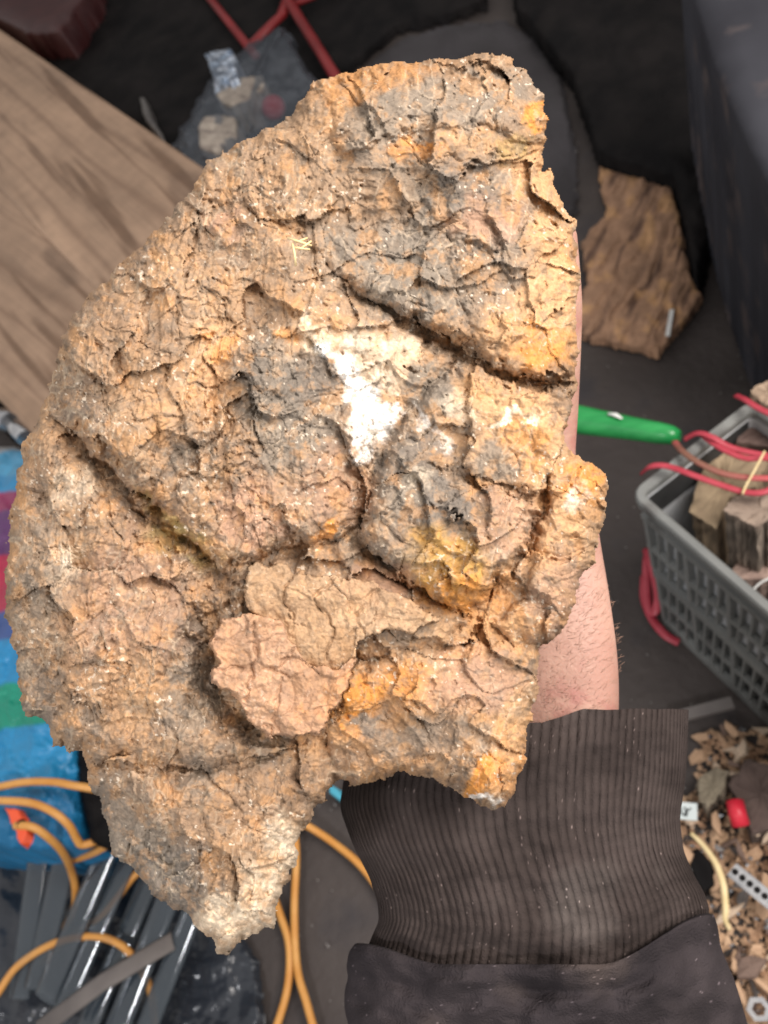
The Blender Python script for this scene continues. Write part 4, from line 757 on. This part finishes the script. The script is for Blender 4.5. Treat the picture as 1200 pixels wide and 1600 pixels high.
bm = bmesh.new(); tube(bm, [F(60, 1610, .09), F(160, 1535, .09), F(270, 1470, .085)], .011, 10, .2); tag(obj('strap', bm, mat('grey_strap', (.12, .105, .10), (.16, .14, .13))), 'dull grey strap lying across the clear tubes', 'strap')
# ---- scrap at the lower right
rng = random.Random(5)
def chipmesh(seed):
    r = random.Random(seed); n = r.randint(5, 7); a0 = r.random() * 6; el = r.uniform(.4, .9)
    pts = [((.5 + .3 * r.uniform(-1, 1)) * math.cos(a0 + 6.283 * k / n), el * (.5 + .3 * r.uniform(-1, 1)) * math.sin(a0 + 6.283 * k / n)) for k in range(n)]
    bm = bmesh.new(); lo = [bm.verts.new((x, y, 0)) for x, y in pts]; hi = [bm.verts.new((x * .92, y * .92, r.uniform(.12, .3))) for x, y in pts]; cen = bm.verts.new((0, 0, .26))
    for k in range(n): bm.faces.new((lo[k], lo[(k + 1) % n], hi[(k + 1) % n], hi[k])); bm.faces.new((hi[k], hi[(k + 1) % n], cen))
    bm.faces.new(lo[::-1]); me = bpy.data.meshes.new('wood_chip'); bm.to_mesh(me); bm.free(); return me
chipms = [mat('chip_tan', (.34, .20, .12), (.52, .35, .22), sc=30, rough=.8), mat('chip_pale', (.50, .36, .25), (.68, .55, .42), sc=30, rough=.8), mat('chip_dark', (.11, .075, .06), (.2, .13, .10), sc=30, rough=.85), mat('chip_grey', (.14, .13, .125), (.24, .22, .21), sc=30, rough=.7)]
cms = []
for k in range(16): me = chipmesh(k + 3); me.materials.append(chipms[[0, 0, 1, 2, 0, 3, 2, 0][k % 8]]); cms.append(me)
def scatter_pt():
    while True:
        x = rng.uniform(1035, 1290); y = rng.uniform(1140, 1680)
        if y > 1140 + (1200 - x) * -.9 * 0 and (x - 1060) * 1.0 + (y - 1180) * .55 > 20 and not (y < 1240 and x < 1090): return x, y
for k in range(230):
    x, y = scatter_pt(); o = bpy.data.objects.new('wood_chip', cms[rng.randrange(16)]); C.objects.link(o)
    p = F(x, y, .004 + .03 * rng.random() ** 2); o.location = p; s_ = rng.uniform(.012, .036) * (1 if y > 1300 else .8); o.scale = (s_, s_ * rng.uniform(.5, 1), s_ * .8); o.rotation_euler = (rng.uniform(-.5, .5), rng.uniform(-.5, .5), rng.uniform(0, 6.3))
    km = ['brown', 'brown', 'pale', 'dark', 'brown', 'grey', 'pale', 'brown'][cms.index(o.data) % 8]
    pl = 'beside the sleeve' if x < 1130 else 'near the right edge'
    tag(o, f'torn {km} wood chip in the scrap heap {pl}', 'wood chip', f'{km} wood chips {pl}')
def stuffmesh(name, pts, smin, smax, mt, seed, z=.002):
    r = random.Random(seed); V = []; Fs = []
    for (x, y) in pts:
        p = F(x, y, z); s_ = r.uniform(smin, smax); a = r.random() * 6.3; b = len(V)
        for k in range(4): t = a + k * 1.571 + r.uniform(-.4, .4); q = s_ * r.uniform(.4, 1); V.append((p[0] + q * math.cos(t), p[1] + q * math.sin(t), p[2] + r.uniform(0, .4) * s_))
        V.append((p[0], p[1], p[2] + s_ * .6)); Fs += [(b, b + 1, b + 4), (b + 1, b + 2, b + 4), (b + 2, b + 3, b + 4), (b + 3, b, b + 4)]
    me = bpy.data.meshes.new(name); me.from_pydata(V, [], Fs); return obj(name, me, mt)
tag(stuffmesh('wood_shavings', [scatter_pt() for _ in range(2600)], .002, .008, chipms[0], 3), 'fine wood shavings covering the floor at the lower right', 'shavings', kind='stuff')
tag(stuffmesh('grit', [(rng.uniform(-50, 1250), rng.uniform(-50, 1650)) for _ in range(900)], .0008, .0035, chipms[3], 4), 'pale grit and crumbs sprinkled over the dark floor', 'grit', kind='stuff')
tag(stuffmesh('metal_swarf', [scatter_pt() for _ in range(140)], .002, .006, steel_m, 6, .02), 'bright metal swarf glinting among the wood shavings', 'swarf', kind='stuff')
bm = bmesh.new(); tube(bm, [F(1148, 1252, .05), F(1152, 1270, .05), F(1158, 1290, .045)], .0095, 16, 1); tag(obj('wall_plug', bm, mat('bright_red', (.6, .02, .04), (.7, .03, .06), rough=.4)), 'small bright red plastic plug among the wood chips', 'plug')
def strip(name, p, q, z, wd, th, mt, lab, cat, holes=0):
    A, B = Vector(F(*p, z)), Vector(F(*q, z)); d = (B - A); bm = bmesh.new(); n = d.normalized(); s = n.cross(Vector((0, 0, 1))); box(bm, (A + B) / 2, d / 2, s * wd, (0, 0, th), .0006); o = tag(obj(name, bm, mt), lab, cat)
    for k in range(holes):
        b2 = bmesh.new(); c = A + d * (k + .5) / holes; tube(b2, [c + Vector((0, 0, th * .8)), c + Vector((0, 0, th + .0006))], wd * .4, 12); obj('hole', b2, black_m, o)
    return o
strip('metal_strip', (1143, 1358), (1225, 1425), .05, .0085, .001, steel_m, 'perforated bright metal strip lying on the wood chips', 'metal strip', 7)
strip('name_tag', (1070, 1254), (1070, 1281), .055, .013, .0015, mat('pale_tag', (.50, .56, .56), (.58, .63, .63)), 'small pale card beside the ribbed cuff with dark scribble', 'card')
tg = bpy.data.objects['name_tag']; bm = bmesh.new()
for pts in ([(1063, 1262), (1066, 1272), (1070, 1273), (1072, 1264), (1068, 1262)], [(1072, 1276), (1075, 1266), (1080, 1263)]): tube(bm, cr([F(a, b, .0572) for a, b in pts], 5), .0007, 6)
obj('scribble', bm, black_m, tg)
tg.name = 'card'
bm = bmesh.new(); tube(bm, cr([F(*p) for p in ((1080, 1302, .05), (1098, 1320, .055), (1118, 1348, .06), (1130, 1382, .06), (1134, 1420, .055), (1133, 1436, .05), (1140, 1452, .04))], 8), [.0022 + .0012 * math.sin(3.1 * k / 48) for k in range(49)], 8, .8); tag(obj('cane', bm, straw_m), 'thin curved straw coloured cane beside the sleeve', 'cane')
bm = bmesh.new(); n6 = F(1186, 1578, .03)
ringloft(bm, [[(n6[0] + r * math.cos(k * math.pi / 3), n6[1] + r * math.sin(k * math.pi / 3), n6[2] + z) for k in range(6)] for r, z in ((.012, 0), (.012, .008), (.0065, .008), (.0065, 0))]); tag(obj('hex_nut', bm, steel_m), 'steel hex nut in the bottom right corner', 'nut')
tag(block('offcut', [(1140, 1225), (1165, 1190), (1230, 1200), (1240, 1290), (1175, 1300)], .04, .0, bark_m, 77, .004, (.12, .085, .075), (.08, .06, .05)), 'dark brown flat offcut behind the red plug', 'offcut')
tag(block('offcut', [(1092, 1215), (1118, 1200), (1138, 1205), (1128, 1235), (1108, 1262), (1092, 1250)], .045, .0, bark_m, 78, .004, (.22, .19, .14), (.1, .08, .06)), 'olive brown stone-like offcut beside the cuff', 'offcut')
strip('stick', (1030, 1128), (1145, 1098), .03, .007, .004, mat('grey_stick', (.13, .115, .11), (.18, .16, .15)), 'grey stick lying beyond the edge of the cuff', 'stick')
tag(relief('rubber_glove', [(1068, 1330), (1090, 1320), (1115, 1345), (1120, 1385), (1100, 1400), (1085, 1380)], .02, lambda x, y, d: .012 * roundover(d, 8), black_m, None), 'black rubber scrap under the curved cane', 'rubber')
tag(relief('cyan_scrap', [(510, 1225), (522, 1225), (540, 1246), (530, 1252), (512, 1240)], .03, lambda x, y, d: .004 * roundover(d, 4), mat('cyan_plastic', (.05, .30, .42), (.07, .36, .48)), None, step=1.5), 'small cyan plastic scrap beside the bottom edge of the rock', 'scrap')
for o in list(bpy.data.objects):
    if o.name.startswith('cyan_scrap'): o.name = 'scrap'
    if o.name.startswith('boot'): o.name = 'rubber_lump'
    if o.name.startswith('rubber_glove'): o.name = 'rubber_scrap'
